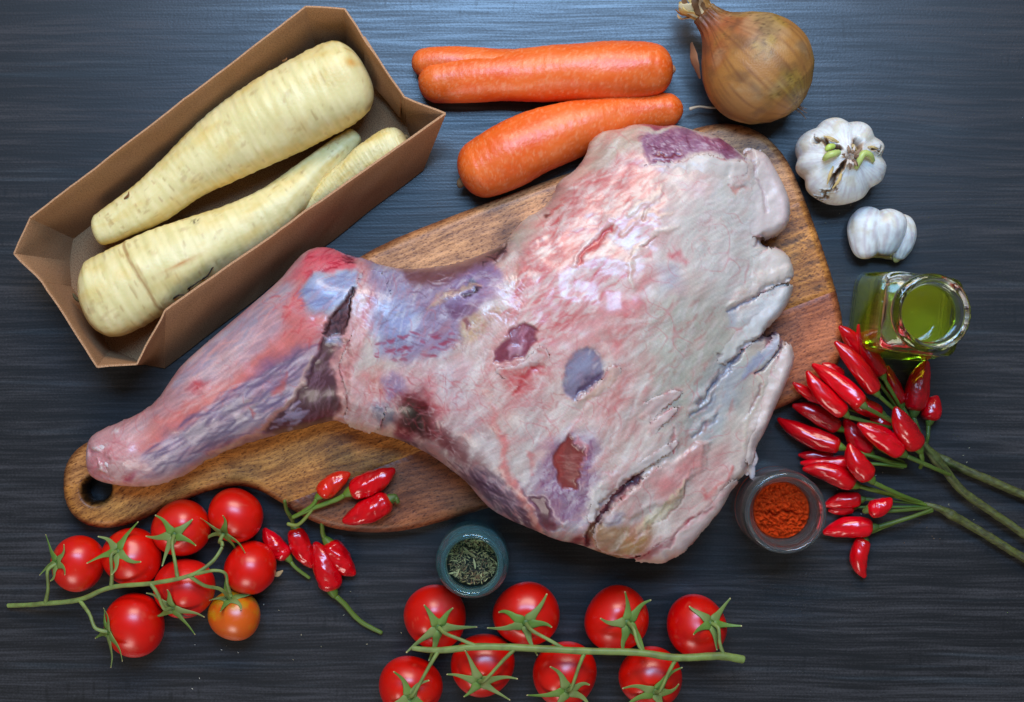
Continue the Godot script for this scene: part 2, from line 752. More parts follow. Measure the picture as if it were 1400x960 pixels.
# Many short curved strokes within an area: fibres, wrinkles, little veins.
func strokes(area: Array, count: int, angle: float, spread: float, length: float, w: float, c: Color, amount: float, dh: float) -> void:
	var p := PackedVector2Array(area)
	var lo := p[0]
	var hi := p[0]
	for q in p:
		lo = lo.min(q)
		hi = hi.max(q)
	if spread >= 40.0:
		amount *= 0.62
		w *= 0.75
		length *= 1.35
	var made := 0
	var tries := 0
	while made < count and tries < count * 8:
		tries += 1
		var q := Vector2(rng.randf_range(lo.x, hi.x), rng.randf_range(lo.y, hi.y))
		if not Geometry2D.is_point_in_polygon(q, p):
			continue
		made += 1
		var dir := Vector2.from_angle(deg_to_rad(angle + rng.randf_range(-spread, spread)))
		var l := length * rng.randf_range(0.4, 1.3)
		var bow := dir.orthogonal() * l * rng.randf_range(-0.2, 0.2)
		dab([q - dir * l * 0.5, q + bow, q + dir * l * 0.5], w * rng.randf_range(0.6, 1.4), c, minf(0.9, amount * 1.25) * rng.randf_range(0.4, 1.0), w * 0.8, 0.2, dh * 0.2 * rng.randf_range(0.4, 1.0), 0.0)


func bump(x: float, y: float, cx: float, cy: float, r: float) -> float:
	return exp(-((x - cx) * (x - cx) + (y - cy) * (y - cy)) / (r * r))


func lamb() -> void:
	var t := thing("lamb_shoulder", "raw shoulder of lamb with shank, pink muscle and white fat, lying on the chopping board", "meat", spot(640, 460, BOARD_TOP))
	var raw := [118, 612, 122, 598, 136, 588, 160, 578, 187, 567, 214, 549, 236, 516, 250, 497, 288, 464, 338, 422, 384, 383, 401, 361, 418, 343, 438, 337, 458, 340, 478, 350, 498, 353, 522, 363, 556, 369, 592, 366, 626, 361,
		655, 350, 684, 338, 699, 321, 716, 300, 741, 288, 756, 268, 762, 249, 788, 233, 800, 214, 808, 190, 826, 179, 850, 177, 862, 171, 886, 170, 905, 174, 922, 171, 946, 179, 976, 187, 1002, 205, 1017, 217, 1017, 208, 1026, 206, 1034, 212, 1042, 213,
		1056, 236, 1071, 262, 1076, 288, 1073, 309, 1057, 323, 1040, 328, 1038, 334, 1054, 339, 1073, 350, 1080, 372, 1080, 396, 1067, 424, 1047, 446, 1038, 456, 1050, 462, 1060, 450, 1066, 458, 1068, 463, 1078, 470, 1082, 492, 1071, 520, 1056, 554, 1041, 590,
		1030, 608, 1031, 622, 1021, 648, 1007, 660, 996, 668, 986, 690, 970, 712, 951, 734, 942, 744, 930, 758, 916, 760, 905, 768, 880, 763, 850, 764, 820, 755, 790, 743, 760, 738, 726, 722, 700, 712, 672, 697, 655, 680, 640, 660, 615, 640, 590, 622,
		566, 610, 545, 600, 520, 595, 492, 583, 472, 580, 456, 573, 425, 583, 390, 592, 352, 602, 320, 612, 290, 625, 260, 645, 230, 660, 195, 667, 160, 664, 136, 659, 121, 649, 117, 630]
	var outline := smooth_poly(V(raw), 1)
	var edge := Outline.new(outline, 16.0, 3.0)
	lx0 = edge.x0 + 4.0
	ly0 = edge.y0 + 4.0
	var hi := Vector2(1094, 780)
	lnx = int((hi.x - lx0) / CELL) + 2
	lny = int((hi.y - ly0) / CELL) + 2
	var total := lnx * lny
	inside.resize(total)
	lift.resize(total)
	red.resize(total)
	green.resize(total)
	blue.resize(total)
	warp_x.resize(total)
	warp_y.resize(total)
	mottle.resize(total)
	for iy in lny:
		for ix in lnx:
			var i := iy * lnx + ix
			var x := lx0 + ix * CELL
			var y := ly0 + iy * CELL
			if edge.of(x, y) > 4.0:
				continue
			inside[i] = 1
			warp_x[i] = 9.0 * soft_noise.get_noise_2d(x * 0.022, y * 0.022) + 1.2 * fine_noise.get_noise_2d(x * 0.10, y * 0.10)
			warp_y[i] = 9.0 * soft_noise.get_noise_2d(x * 0.022 + 50.0, y * 0.022) + 1.2 * fine_noise.get_noise_2d(x * 0.10, y * 0.10 + 70.0)
			var m := soft_noise.get_noise_2d(x * 0.055 + 9.0, y * 0.055)
			var ridge := 1.0 - absf(soft_noise.get_noise_2d(x * 0.035 + 30.0, y * 0.05)) * 3.0
			mottle[i] = clampf(0.5 + 0.55 * m + 0.18 * ridge, 0.0, 1.0)
			# the base: pinkish white fat
			var w := 0.5 + 0.5 * soft_noise.get_noise_2d(x * 0.015, y * 0.015 + 20.0)
			red[i] = lerpf(0.86, 0.89, w)
			green[i] = lerpf(0.775, 0.835, w)
			blue[i] = lerpf(0.735, 0.80, w)
	var rose := Color(0.86, 0.55, 0.54)
	var hot := Color(0.84, 0.38, 0.40)
	var maroon := Color(0.46, 0.22, 0.25)
	var muscle := Color(0.45, 0.30, 0.34)
	var lilac := Color(0.64, 0.58, 0.70)
	var ice := Color(0.66, 0.76, 0.87)
	var cream := Color(0.85, 0.79, 0.68)
	var white := Color(0.90, 0.86, 0.84)
	var none := white

	# shank
	var shank := V([110, 590, 240, 500, 400, 360, 460, 335, 500, 355, 500, 420, 480, 560, 460, 585, 300, 630, 180, 675, 110, 660])
	dab(shank, -1.0, Color(0.76, 0.62, 0.65), 0.9, 14.0, 0.15)
	dab(V([135, 585, 215, 548, 250, 500, 340, 425, 400, 370]), 15.0, Color(0.85, 0.66, 0.66), 0.9, 12.0, 0.3)
	dab(V([250, 525, 330, 455, 400, 400]), 16.0, Color(0.72, 0.68, 0.76), 0.75, 9.0, 0.3)
	dab(V([150, 640, 235, 585, 300, 548, 380, 495, 420, 455, 450, 440]), 15.0, Color(0.87, 0.53, 0.50), 0.9, 9.0, 0.25, 0.0012)
	dab(V([265, 535, 285, 515, 300, 520, 290, 535]), -1.0, Color(0.80, 0.40, 0.42), 0.85, 7.0, 0.4)
	dab(V([180, 600, 215, 575, 235, 580, 190, 625]), -1.0, Color(0.88, 0.68, 0.66), 0.7, 8.0, 0.4)
	dab(V([240, 592, 330, 545, 400, 500, 430, 480, 445, 500, 420, 535, 370, 560, 300, 600]), -1.0, Color(0.62, 0.57, 0.68), 0.85, 12.0, 0.3, -0.0008)
	dab(V([345, 525, 385, 490, 430, 470, 440, 490, 410, 520, 370, 545]), -1.0, Color(0.56, 0.42, 0.54), 0.8, 8.0, 0.3)
	dab(V([300, 560, 340, 545, 400, 525, 405, 535, 350, 565]), -1.0, Color(0.68, 0.62, 0.60), 0.7, 6.0, 0.3)
	dab(V([215, 650, 270, 610, 340, 575, 390, 550, 400, 560, 330, 600, 250, 640]), -1.0, Color(0.58, 0.60, 0.72), 0.85, 8.0, 0.35)
	dab(V([290, 622, 360, 597, 430, 575]), 8.0, Color(0.56, 0.42, 0.50), 0.8, 6.0, 0.3)
	strokes(V([180, 640, 300, 550, 440, 470, 440, 520, 330, 600, 200, 655]), 160, -30.0, 7.0, 60.0, 1.5, Color(0.84, 0.76, 0.80), 0.45, 0.00028)
	strokes(V([180, 640, 300, 550, 440, 470, 440, 520, 330, 600, 200, 655]), 120, -30.0, 7.0, 50.0, 1.4, Color(0.46, 0.40, 0.54), 0.45, -0.0003)
	strokes(V([130, 600, 260, 500, 400, 385, 430, 420, 300, 540, 150, 640]), 120, -37.0, 10.0, 40.0, 1.4, Color(0.93, 0.74, 0.73), 0.45, 0.0002)
	dab(V([364, 588, 395, 555, 425, 520, 444, 492, 452, 462, 470, 462, 482, 470, 486, 530, 480, 568, 440, 580, 400, 592]), -1.0, Color(0.38, 0.25, 0.285), 0.97, 4.0, 0.0, -0.0028)
	strokes(V([380, 585, 430, 525, 450, 475, 480, 480, 480, 560, 430, 580]), 70, -62.0, 24.0, 24.0, 1.1, Color(0.56, 0.44, 0.50), 0.6, 0.0003)
	strokes(V([370, 588, 410, 550, 430, 560, 400, 590]), 26, -20.0, 20.0, 18.0, 2.0, Color(0.66, 0.64, 0.78), 0.75, 0.0004)
	dab(V([290, 622, 362, 590, 398, 552, 424, 516, 440, 488]), 3.5, Color(0.82, 0.68, 0.64), 0.85, 3.0, 0.2, 0.0014)
	dab(V([390, 520, 402, 508, 398, 530, 386, 540]), -1.0, Color(0.78, 0.42, 0.42), 0.7, 4.0, 0.4)
	dab(V([352, 558, 360, 560, 356, 566]), -1.0, Color(0.75, 0.36, 0.36), 0.8, 3.0)
	dab(V([286, 528, 298, 524, 304, 532, 294, 536]), -1.0, Color(0.90, 0.62, 0.62), 0.9, 3.0, 0.0, 0.0012)
	# cut end of the shank
	dab(V([116, 600, 150, 580, 200, 600, 215, 645, 190, 670, 120, 660]), -1.0, Color(0.88, 0.70, 0.70), 0.85, 9.0, 0.3)
	dab(V([128, 612, 150, 612, 165, 625, 160, 650, 140, 655, 126, 640]), -1.0, Color(0.84, 0.60, 0.62), 0.8, 5.0, 0.3, -0.0022)
	dab(V([130, 612, 142, 608, 152, 616, 144, 618]), -1.0, Color(0.95, 0.90, 0.90), 0.9, 2.5, 0.0, 0.0016)
	dab(V([140, 628, 150, 632, 156, 644, 146, 642]), -1.0, Color(0.93, 0.88, 0.86), 0.9, 2.5, 0.0, 0.0020)
	dab(V([118, 605, 124, 604, 126, 620, 120, 625]), -1.0, Color(0.93, 0.88, 0.90), 0.9, 3.0, 0.0, 0.001)
	dab(V([158, 584, 166, 580, 168, 588, 160, 592]), -1.0, Color(0.96, 0.93, 0.93), 0.9, 2.5, 0.0, 0.001)
	dab(V([176, 650, 192, 645, 192, 656, 180, 658]), -1.0, Color(0.72, 0.36, 0.46), 0.75, 5.0, 0.3, -0.0008)
	strokes(V([120, 605, 195, 590, 210, 640, 180, 665, 125, 655]), 60, -20.0, 60.0, 14.0, 1.4, Color(0.93, 0.80, 0.80), 0.6, 0.0006)
	strokes(V([120, 605, 195, 590, 210, 640, 180, 665, 125, 655]), 40, -20.0, 60.0, 12.0, 1.2, Color(0.74, 0.42, 0.46), 0.5, -0.0006)
	# knee: pink knob, blue tendon, dark slit
	dab(V([400, 385, 420, 345, 440, 335, 470, 343, 508, 355, 490, 372, 450, 380, 425, 400]), -1.0, Color(0.88, 0.45, 0.50), 0.92, 9.0, 0.25)
	strokes(V([425, 350, 470, 345, 500, 355, 470, 372, 430, 385]), 44, -30.0, 40.0, 11.0, 1.1, Color(0.70, 0.16, 0.26), 0.65, -0.0006)
	strokes(V([470, 345, 512, 352, 520, 362, 480, 362]), 22, 5.0, 40.0, 15.0, 1.2, Color(0.32, 0.10, 0.16), 0.75, -0.0005)
	dab(V([398, 425, 420, 385, 440, 395, 430, 430, 445, 460, 425, 475, 400, 450]), -1.0, Color(0.87, 0.55, 0.54), 0.85, 9.0, 0.5)
	strokes(V([385, 400, 440, 400, 450, 470, 420, 480, 385, 440]), 50, -30.0, 40.0, 11.0, 1.6, Color(0.82, 0.35, 0.38), 0.6, -0.0004)
	dab(V([418, 402, 440, 384, 470, 374, 494, 370, 496, 392, 482, 412, 462, 428, 436, 428]), -1.0, ice, 0.95, 6.0, 0.15, 0.0009)
	strokes(V([420, 405, 490, 372, 492, 395, 450, 425]), 26, -22.0, 14.0, 30.0, 1.0, Color(0.55, 0.56, 0.74), 0.5, -0.0004)
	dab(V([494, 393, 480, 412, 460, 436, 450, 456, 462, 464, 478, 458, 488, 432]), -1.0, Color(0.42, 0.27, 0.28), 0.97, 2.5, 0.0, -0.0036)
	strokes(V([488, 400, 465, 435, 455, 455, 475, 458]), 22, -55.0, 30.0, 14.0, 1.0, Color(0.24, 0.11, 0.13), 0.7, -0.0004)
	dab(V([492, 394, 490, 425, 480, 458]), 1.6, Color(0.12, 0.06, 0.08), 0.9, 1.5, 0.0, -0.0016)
	dab(V([454, 464, 472, 458, 480, 466, 474, 474, 460, 472]), -1.0, Color(0.72, 0.78, 0.90), 0.9, 4.0, 0.2, 0.001)
	dab(V([498, 358, 514, 385, 520, 420, 502, 448, 488, 470, 476, 500, 484, 530, 480, 552, 466, 572]), 13.0, Color(0.87, 0.66, 0.64), 0.92, 6.0, 0.35, 0.0016)
	strokes(V([500, 365, 530, 385, 535, 440, 500, 480, 485, 520, 470, 510, 490, 450]), 60, 60.0, 50.0, 14.0, 1.5, Color(0.76, 0.40, 0.42), 0.6, -0.0006)
	strokes(V([500, 365, 530, 385, 535, 440, 500, 480, 485, 520, 470, 510, 490, 450]), 50, 60.0, 50.0, 12.0, 1.6, Color(0.94, 0.80, 0.78), 0.6, 0.0006)
	# the bluish middle
	dab(V([505, 360, 560, 367, 620, 372, 655, 400, 660, 445, 620, 485, 560, 495, 530, 480, 520, 430]), -1.0, lilac, 0.95, 10.0, 0.1)
	dab(V([530, 410, 555, 400, 575, 430, 565, 470, 535, 480, 525, 450]), -1.0, Color(0.64, 0.70, 0.86), 0.9, 12.0, 0.15)
	dab(V([515, 365, 545, 368, 560, 380, 530, 385]), -1.0, Color(0.70, 0.70, 0.86), 0.8, 7.0, 0.2)
	dab(V([545, 364, 600, 362, 650, 350, 690, 334, 694, 352, 650, 390, 600, 398, 560, 388]), -1.0, Color(0.52, 0.37, 0.38), 0.92, 7.0, 0.2)
	dab(V([620, 385, 665, 365, 692, 385, 690, 415, 650, 432, 622, 420]), -1.0, Color(0.60, 0.52, 0.70), 0.9, 7.0, 0.2)
	dab(V([615, 415, 660, 420, 650, 440, 622, 440]), -1.0, Color(0.48, 0.34, 0.46), 0.8, 6.0, 0.4)
	dab(V([642, 388, 658, 392, 654, 400, 642, 398]), -1.0, Color(0.38, 0.45, 0.56), 0.9, 3.0)
	dab(V([590, 428, 610, 412, 635, 398, 662, 395]), 3.0, Color(0.78, 0.66, 0.58), 0.9, 2.5, 0.0, 0.0014)
	dab(V([663, 398, 652, 404, 630, 406]), 1.6, Color(0.20, 0.12, 0.14), 0.85, 1.4, 0.0, -0.0014)
	strokes(V([520, 370, 660, 380, 690, 350, 690, 410, 620, 480, 540, 490]), 120, -15.0, 45.0, 14.0, 1.2, Color(0.50, 0.36, 0.46), 0.55, -0.0005)
	strokes(V([520, 370, 660, 380, 690, 350, 690, 410, 620, 480, 540, 490]), 110, -15.0, 45.0, 15.0, 1.2, Color(0.82, 0.80, 0.90), 0.5, 0.0006)
	strokes(V([520, 460, 620, 450, 640, 490, 520, 495]), 40, 0.0, 25.0, 12.0, 1.6, Color(0.66, 0.30, 0.38), 0.6, -0.0005)
	strokes(V([668, 345, 700, 325, 690, 350, 660, 370]), 30, -30.0, 60.0, 12.0, 1.4, Color(0.16, 0.10, 0.14), 0.8, -0.0006)
	# ragged white tissue between
	dab(V([655, 440, 690, 400, 705, 345, 730, 315, 745, 350, 722, 420, 700, 450, 665, 500, 620, 520, 600, 500]), -1.0, Color(0.86, 0.82, 0.78), 0.85, 9.0, 0.5)
	dab(V([695, 330, 735, 300, 745, 330, 715, 352]), -1.0, Color(0.86, 0.83, 0.77), 0.9, 6.0, 0.2, 0.0014)
	dab(V([630, 450, 655, 432, 672, 440, 660, 465, 640, 468]), -1.0, Color(0.76, 0.66, 0.42), 0.75, 7.0, 0.5)
	dab(V([672, 430, 682, 428, 684, 440, 674, 442]), -1.0, Color(0.72, 0.54, 0.28), 0.75, 5.0, 0.2)
	dab(V([690, 400, 700, 385, 710, 395, 700, 410]), -1.0, Color(0.82, 0.74, 0.52), 0.7, 6.0, 0.4)
	dab(V([638, 444, 646, 440, 648, 454, 641, 456]), -1.0, Color(0.42, 0.12, 0.12), 0.85, 3.0)
	dab(V([703, 372, 712, 360, 710, 385, 704, 392]), -1.0, Color(0.62, 0.50, 0.34), 0.6, 4.0, 0.3, -0.0012)
	strokes(V([620, 470, 680, 410, 710, 340, 735, 340, 715, 430, 660, 500]), 150, 60.0, 60.0, 12.0, 1.4, Color(0.93, 0.90, 0.88), 0.6, 0.0009)
	strokes(V([620, 470, 680, 410, 710, 340, 735, 340, 715, 430, 660, 500]), 110, 60.0, 60.0, 10.0, 1.2, Color(0.56, 0.44, 0.46), 0.5, -0.0009)
	dab(V([470, 575, 500, 520, 560, 500, 625, 490, 670, 560, 660, 600, 610, 560, 560, 545, 520, 590]), -1.0, Color(0.84, 0.70, 0.70), 0.85, 9.0, 0.5)
	dab(V([595, 500, 640, 490, 665, 530, 650, 560, 615, 545]), -1.0, Color(0.88, 0.83, 0.84), 0.8, 10.0, 0.5)
	dab(V([500, 515, 525, 500, 535, 530, 510, 545]), -1.0, Color(0.82, 0.52, 0.48), 0.6, 8.0, 0.5)
	dab(V([530, 515, 555, 510, 560, 535, 540, 545]), -1.0, Color(0.62, 0.54, 0.66), 0.8, 7.0, 0.3)
	dab(V([516, 550, 540, 545, 545, 575, 520, 580]), -1.0, Color(0.50, 0.48, 0.54), 0.8, 6.0, 0.4)
	dab(V([552, 548, 562, 534, 582, 536, 598, 562, 625, 585, 648, 605, 662, 628, 640, 632, 612, 610, 580, 588, 562, 602, 546, 590]), -1.0, Color(0.40, 0.10, 0.14), 0.96, 9.0, 0.45, -0.0010)
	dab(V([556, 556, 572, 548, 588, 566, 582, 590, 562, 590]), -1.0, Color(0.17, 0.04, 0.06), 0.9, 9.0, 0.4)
	dab(V([588, 540, 612, 555, 600, 570]), -1.0, Color(0.78, 0.40, 0.42), 0.7, 8.0, 0.5)
	strokes(V([470, 560, 540, 500, 640, 490, 680, 580, 640, 630, 560, 600]), 180, 20.0, 70.0, 11.0, 1.3, Color(0.94, 0.86, 0.85), 0.55, 0.0007)
	strokes(V([500, 540, 560, 510, 640, 520, 660, 590, 600, 600]), 120, 30.0, 70.0, 10.0, 1.3, Color(0.72, 0.34, 0.38), 0.5, -0.0006)

	# lower left flank
	dab(V([545, 595, 585, 605, 630, 632, 690, 655, 735, 655, 765, 730, 720, 720, 670, 700, 640, 668, 600, 632]), -1.0, Color(0.52, 0.42, 0.50), 0.95, 9.0, 0.25)
	dab(V([575, 600, 612, 618, 632, 640, 610, 640, 585, 620]), -1.0, Color(0.66, 0.54, 0.56), 0.7, 7.0, 0.5)
	dab(V([660, 640, 705, 650, 722, 690, 690, 698, 665, 680]), -1.0, Color(0.46, 0.37, 0.48), 0.8, 8.0, 0.3)
	dab(V([640, 672, 672, 702, 720, 724, 770, 742]), 6.0, Color(0.80, 0.50, 0.52), 0.75, 5.0, 0.5)
	dab(V([560, 604, 600, 632, 650, 672]), 2.0, Color(0.34, 0.24, 0.30), 0.7, 3.0, 0.2, -0.0008)
	dab(V([615, 640, 640, 664, 662, 686]), 2.5, Color(0.80, 0.56, 0.56), 0.8, 2.0, 0.2, 0.0008)
	strokes(V([560, 604, 640, 630, 720, 660, 740, 720, 680, 700, 620, 645]), 90, 42.0, 12.0, 34.0, 1.5, Color(0.74, 0.62, 0.66), 0.5, 0.0004)
	strokes(V([560, 604, 640, 630, 720, 660, 740, 720, 680, 700, 620, 645]), 70, 42.0, 12.0, 30.0, 1.4, Color(0.36, 0.26, 0.34), 0.5, -0.0004)
	# pale panels and the pink line between them
	dab(V([600, 570, 660, 560, 690, 610, 690, 650, 640, 630]), -1.0, Color(0.78, 0.70, 0.70), 0.7, 12.0, 0.5)
	dab(V([690, 530, 740, 530, 745, 620, 735, 680, 700, 640]), -1.0, Color(0.80, 0.74, 0.73), 0.85, 12.0, 0.3)
	dab(V([672, 548, 685, 595, 694, 640, 712, 676, 735, 712, 745, 730]), 6.0, Color(0.86, 0.58, 0.56), 0.85, 5.0, 0.3, 0.0012)
	dab(V([722, 612, 728, 622, 726, 640]), 3.0, Color(0.80, 0.46, 0.46), 0.6, 3.0, 0.2)
	# lilac field and the red window in it
	dab(V([730, 650, 745, 600, 775, 585, 805, 590, 815, 640, 806, 690, 770, 720, 742, 700]), -1.0, Color(0.64, 0.53, 0.63), 0.9, 10.0, 0.3)
	strokes(V([735, 650, 750, 600, 805, 590, 812, 660, 770, 715]), 150, -60.0, 60.0, 9.0, 1.2, Color(0.54, 0.32, 0.46), 0.6, -0.0005)
	strokes(V([735, 650, 750, 600, 805, 590, 812, 660, 770, 715]), 110, -60.0, 60.0, 9.0, 1.2, Color(0.80, 0.76, 0.84), 0.5, 0.0005)
	dab(V([756, 622, 762, 602, 772, 592, 784, 598, 792, 615, 792, 645, 784, 662, 768, 658, 758, 642]), -1.0, Color(0.56, 0.27, 0.26), 0.97, 3.0, 0.1, -0.0016)
	dab(V([757, 625, 764, 602, 773, 596, 766, 625, 764, 645]), -1.0, Color(0.66, 0.30, 0.29), 0.8, 3.0)
	strokes(V([766, 615, 788, 612, 790, 645, 770, 655]), 26, 5.0, 8.0, 20.0, 0.9, Color(0.68, 0.44, 0.42), 0.6, 0.0003)
	dab(V([784, 592, 792, 606, 796, 622]), 2.0, Color(0.84, 0.56, 0.58), 0.8, 2.0, 0.0, 0.0008)
	dab(V([724, 676, 738, 672, 752, 694, 766, 718, 752, 716, 736, 698]), -1.0, Color(0.45, 0.28, 0.34), 0.95, 4.0, 0.2, -0.0014)
	dab(V([752, 716, 775, 706, 800, 700, 798, 722, 778, 738, 756, 734]), -1.0, Color(0.78, 0.73, 0.77), 0.9, 6.0, 0.4, 0.0010)
	dab(V([770, 742, 795, 725, 806, 730, 798, 745]), -1.0, Color(0.56, 0.32, 0.34), 0.85, 5.0, 0.3)
	# the slit and the flaps over it
	dab(V([800, 700, 808, 672, 830, 648, 862, 632, 905, 614, 915, 606]), 8.0, Color(0.84, 0.79, 0.77), 0.9, 5.0, 0.2, 0.0022)
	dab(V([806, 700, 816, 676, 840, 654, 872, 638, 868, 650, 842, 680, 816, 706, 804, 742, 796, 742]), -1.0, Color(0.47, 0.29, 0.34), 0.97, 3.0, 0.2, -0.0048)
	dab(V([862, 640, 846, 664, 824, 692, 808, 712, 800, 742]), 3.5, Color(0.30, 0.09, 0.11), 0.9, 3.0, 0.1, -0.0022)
	dab(V([812, 706, 838, 676, 870, 648, 905, 628, 945, 606, 962, 602, 955, 640, 920, 676, 880, 690, 850, 700]), -1.0, Color(0.88, 0.77, 0.74), 0.9, 5.0, 0.3, 0.0026)
	dab(V([885, 652, 915, 636, 952, 606, 956, 622, 938, 650, 912, 672, 892, 676]), -1.0, Color(0.87, 0.60, 0.59), 0.85, 9.0, 0.3, 0.0010)
	dab(V([942, 660, 965, 615, 990, 600, 990, 650, 965, 680]), -1.0, Color(0.84, 0.68, 0.66), 0.8, 8.0, 0.4)
	dab(V([956, 604, 950, 632, 932, 656, 908, 684]), 2.5, Color(0.90, 0.66, 0.64), 0.8, 2.5, 0.0, 0.0014)
	dab(V([996, 636, 982, 660, 962, 674, 958, 668]), 3.0, Color(0.85, 0.55, 0.53), 0.8, 3.5, 0.2, 0.0010)
	dab(V([802, 712, 822, 706, 860, 712, 888, 702, 896, 716, 880, 738, 846, 760, 812, 752]), -1.0, Color(0.66, 0.53, 0.42), 0.9, 7.0, 0.4)
	dab(V([850, 730, 880, 720, 880, 745, 850, 755]), -1.0, Color(0.74, 0.58, 0.38), 0.6, 7.0, 0.5)
	dab(V([820, 700, 850, 695, 845, 708, 822, 712]), -1.0, Color(0.70, 0.66, 0.74), 0.7, 6.0, 0.4)
	for k in 5:
		dab([Vector2(866 + k * 9, 722 - k * 5), Vector2(878 + k * 10, 708 - k * 7), Vector2(892 + k * 10, 690 - k * 9)], 3.0, Color(0.88, 0.82, 0.70), 0.75, 2.5, 0.2, 0.0012)
		dab([Vector2(871 + k * 9, 722 - k * 5), Vector2(883 + k * 10, 709 - k * 7), Vector2(897 + k * 10, 692 - k * 9)], 1.4, Color(0.50, 0.42, 0.34), 0.55, 1.6, 0.2, -0.0010)
	dab(V([862, 760, 900, 738, 940, 712, 975, 680, 1000, 660]), 7.0, Color(0.84, 0.68, 0.66), 0.9, 5.0, 0.3, 0.0012)
	dab(V([866, 763, 895, 748, 915, 734]), 4.5, Color(0.62, 0.20, 0.28), 0.9, 3.5, 0.3, -0.0014)
	dab(V([912, 742, 930, 716, 955, 702, 966, 690]), 3.0, Color(0.72, 0.34, 0.38), 0.7, 3.0, 0.4, -0.0012)
	dab(V([905, 766, 925, 752, 945, 730, 965, 712]), 5.0, Color(0.86, 0.76, 0.74), 0.85, 4.0, 0.4, 0.0010)

	# the big fat-covered side
	dab(V([640, 470, 720, 330, 760, 265, 830, 200, 900, 215, 900, 320, 830, 420, 800, 520, 740, 560, 660, 560]), -1.0, Color(0.87, 0.70, 0.68), 0.65, 26.0, 0.7)
	dab(V([735, 400, 700, 430, 720, 350, 760, 310, 800, 320, 800, 360]), -1.0, Color(0.86, 0.56, 0.55), 0.85, 14.0, 0.75)
	dab(V([770, 300, 800, 240, 850, 225, 880, 240, 850, 270, 800, 310]), -1.0, Color(0.87, 0.60, 0.59), 0.7, 16.0, 0.8)
	dab(V([735, 440, 800, 400, 850, 390, 860, 420, 800, 470, 740, 480]), -1.0, Color(0.87, 0.64, 0.62), 0.7, 16.0, 0.75)
	dab(V([680, 500, 720, 495, 740, 510, 710, 540, 690, 525]), -1.0, Color(0.82, 0.44, 0.43), 0.7, 9.0, 0.7)
	dab(V([705, 530, 735, 500]), 3.0, Color(0.70, 0.22, 0.24), 0.6, 4.0, 0.5, -0.0006)
	dab(V([815, 470, 840, 420, 860, 390, 880, 380, 865, 430, 840, 490]), -1.0, Color(0.86, 0.55, 0.54), 0.75, 14.0, 0.6)
	dab(V([810, 520, 850, 480, 870, 500, 850, 560, 820, 600]), -1.0, Color(0.86, 0.60, 0.58), 0.65, 14.0, 0.6)
	strokes(V([690, 440, 740, 310, 820, 215, 900, 220, 890, 330, 800, 440, 730, 480]), 420, -38.0, 22.0, 20.0, 1.5, Color(0.93, 0.86, 0.83), 0.55, 0.0006)
	strokes(V([690, 440, 740, 310, 820, 215, 900, 220, 890, 330, 800, 440, 730, 480]), 330, -38.0, 22.0, 18.0, 1.3, Color(0.82, 0.42, 0.42), 0.5, -0.0005)
	strokes(V([640, 500, 740, 470, 800, 540, 740, 600, 660, 600]), 170, 10.0, 70.0, 14.0, 1.5, Color(0.92, 0.84, 0.82), 0.5, 0.0006)
	strokes(V([640, 500, 740, 470, 800, 540, 740, 600, 660, 600]), 120, 10.0, 70.0, 12.0, 1.3, Color(0.78, 0.42, 0.43), 0.45, -0.0005)
	dab(V([782, 368, 800, 350, 818, 328, 828, 318]), 4.0, Color(0.80, 0.34, 0.34), 0.85, 3.0, 0.2, -0.0016)
	dab(V([776, 372, 794, 344, 812, 322, 832, 308]), 3.0, Color(0.92, 0.82, 0.79), 0.8, 3.0, 0.0, 0.0012)
	dab(V([864, 346, 876, 338, 888, 331]), 2.0, Color(0.62, 0.16, 0.18), 0.9, 1.8, 0.0, -0.0014)
	dab(V([855, 395, 853, 365, 866, 340, 892, 326, 915, 322]), 4.0, Color(0.91, 0.83, 0.77), 0.8, 3.5, 0.0, 0.0018)
	dab(V([850, 300, 880, 285, 895, 262]), 4.0, Color(0.91, 0.84, 0.78), 0.8, 3.5, 0.0, 0.0014)
	dab(V([868, 312, 878, 298]), 2.0, Color(0.66, 0.52, 0.46), 0.5, 2.5, 0.0, -0.0012)
	dab(V([838, 330, 870, 305, 905, 300]), 3.0, Color(0.90, 0.76, 0.68), 0.6, 3.5, 0.2, 0.0012)
	dab(V([900, 352, 915, 350, 926, 368, 912, 366]), -1.0, Color(0.82, 0.40, 0.42), 0.75, 5.0, 0.5)
	dab(V([868, 360, 878, 356, 880, 364]), -1.0, Color(0.84, 0.46, 0.46), 0.7, 4.0, 0.3)
	dab(V([740, 300, 752, 296, 748, 306]), -1.0, Color(0.35, 0.16, 0.16), 0.8, 3.0, 0.0, -0.0010)
	dab(V([890, 375, 912, 372, 918, 400, 896, 405]), -1.0, Color(0.72, 0.72, 0.82), 0.6, 12.0, 0.4)
	# two dark windows through the fat
	dab(V([680, 494, 684, 472, 700, 454, 716, 446, 728, 454, 726, 468, 716, 484, 700, 492]), -1.0, Color(0.56, 0.30, 0.36), 0.97, 3.0, 0.15, -0.0022)
	dab(V([698, 472, 712, 468, 712, 480, 700, 488]), -1.0, Color(0.80, 0.64, 0.70), 0.85, 3.5, 0.3, 0.0012)
	strokes(V([702, 456, 722, 450, 724, 470, 710, 476]), 12, -65.0, 14.0, 16.0, 1.2, Color(0.72, 0.48, 0.54), 0.7, 0.0005)
	dab(V([686, 500, 705, 504, 725, 495, 738, 480]), 3.5, Color(0.91, 0.80, 0.79), 0.85, 2.5, 0.0, 0.0014)
	dab(V([767, 528, 770, 502, 784, 484, 800, 473, 812, 480, 820, 496, 812, 514, 792, 534, 776, 544]), -1.0, Color(0.58, 0.54, 0.64), 0.97, 4.0, 0.1, -0.0016)
	dab(V([776, 500, 792, 484, 806, 486, 800, 505, 780, 518]), -1.0, Color(0.66, 0.68, 0.80), 0.7, 8.0)
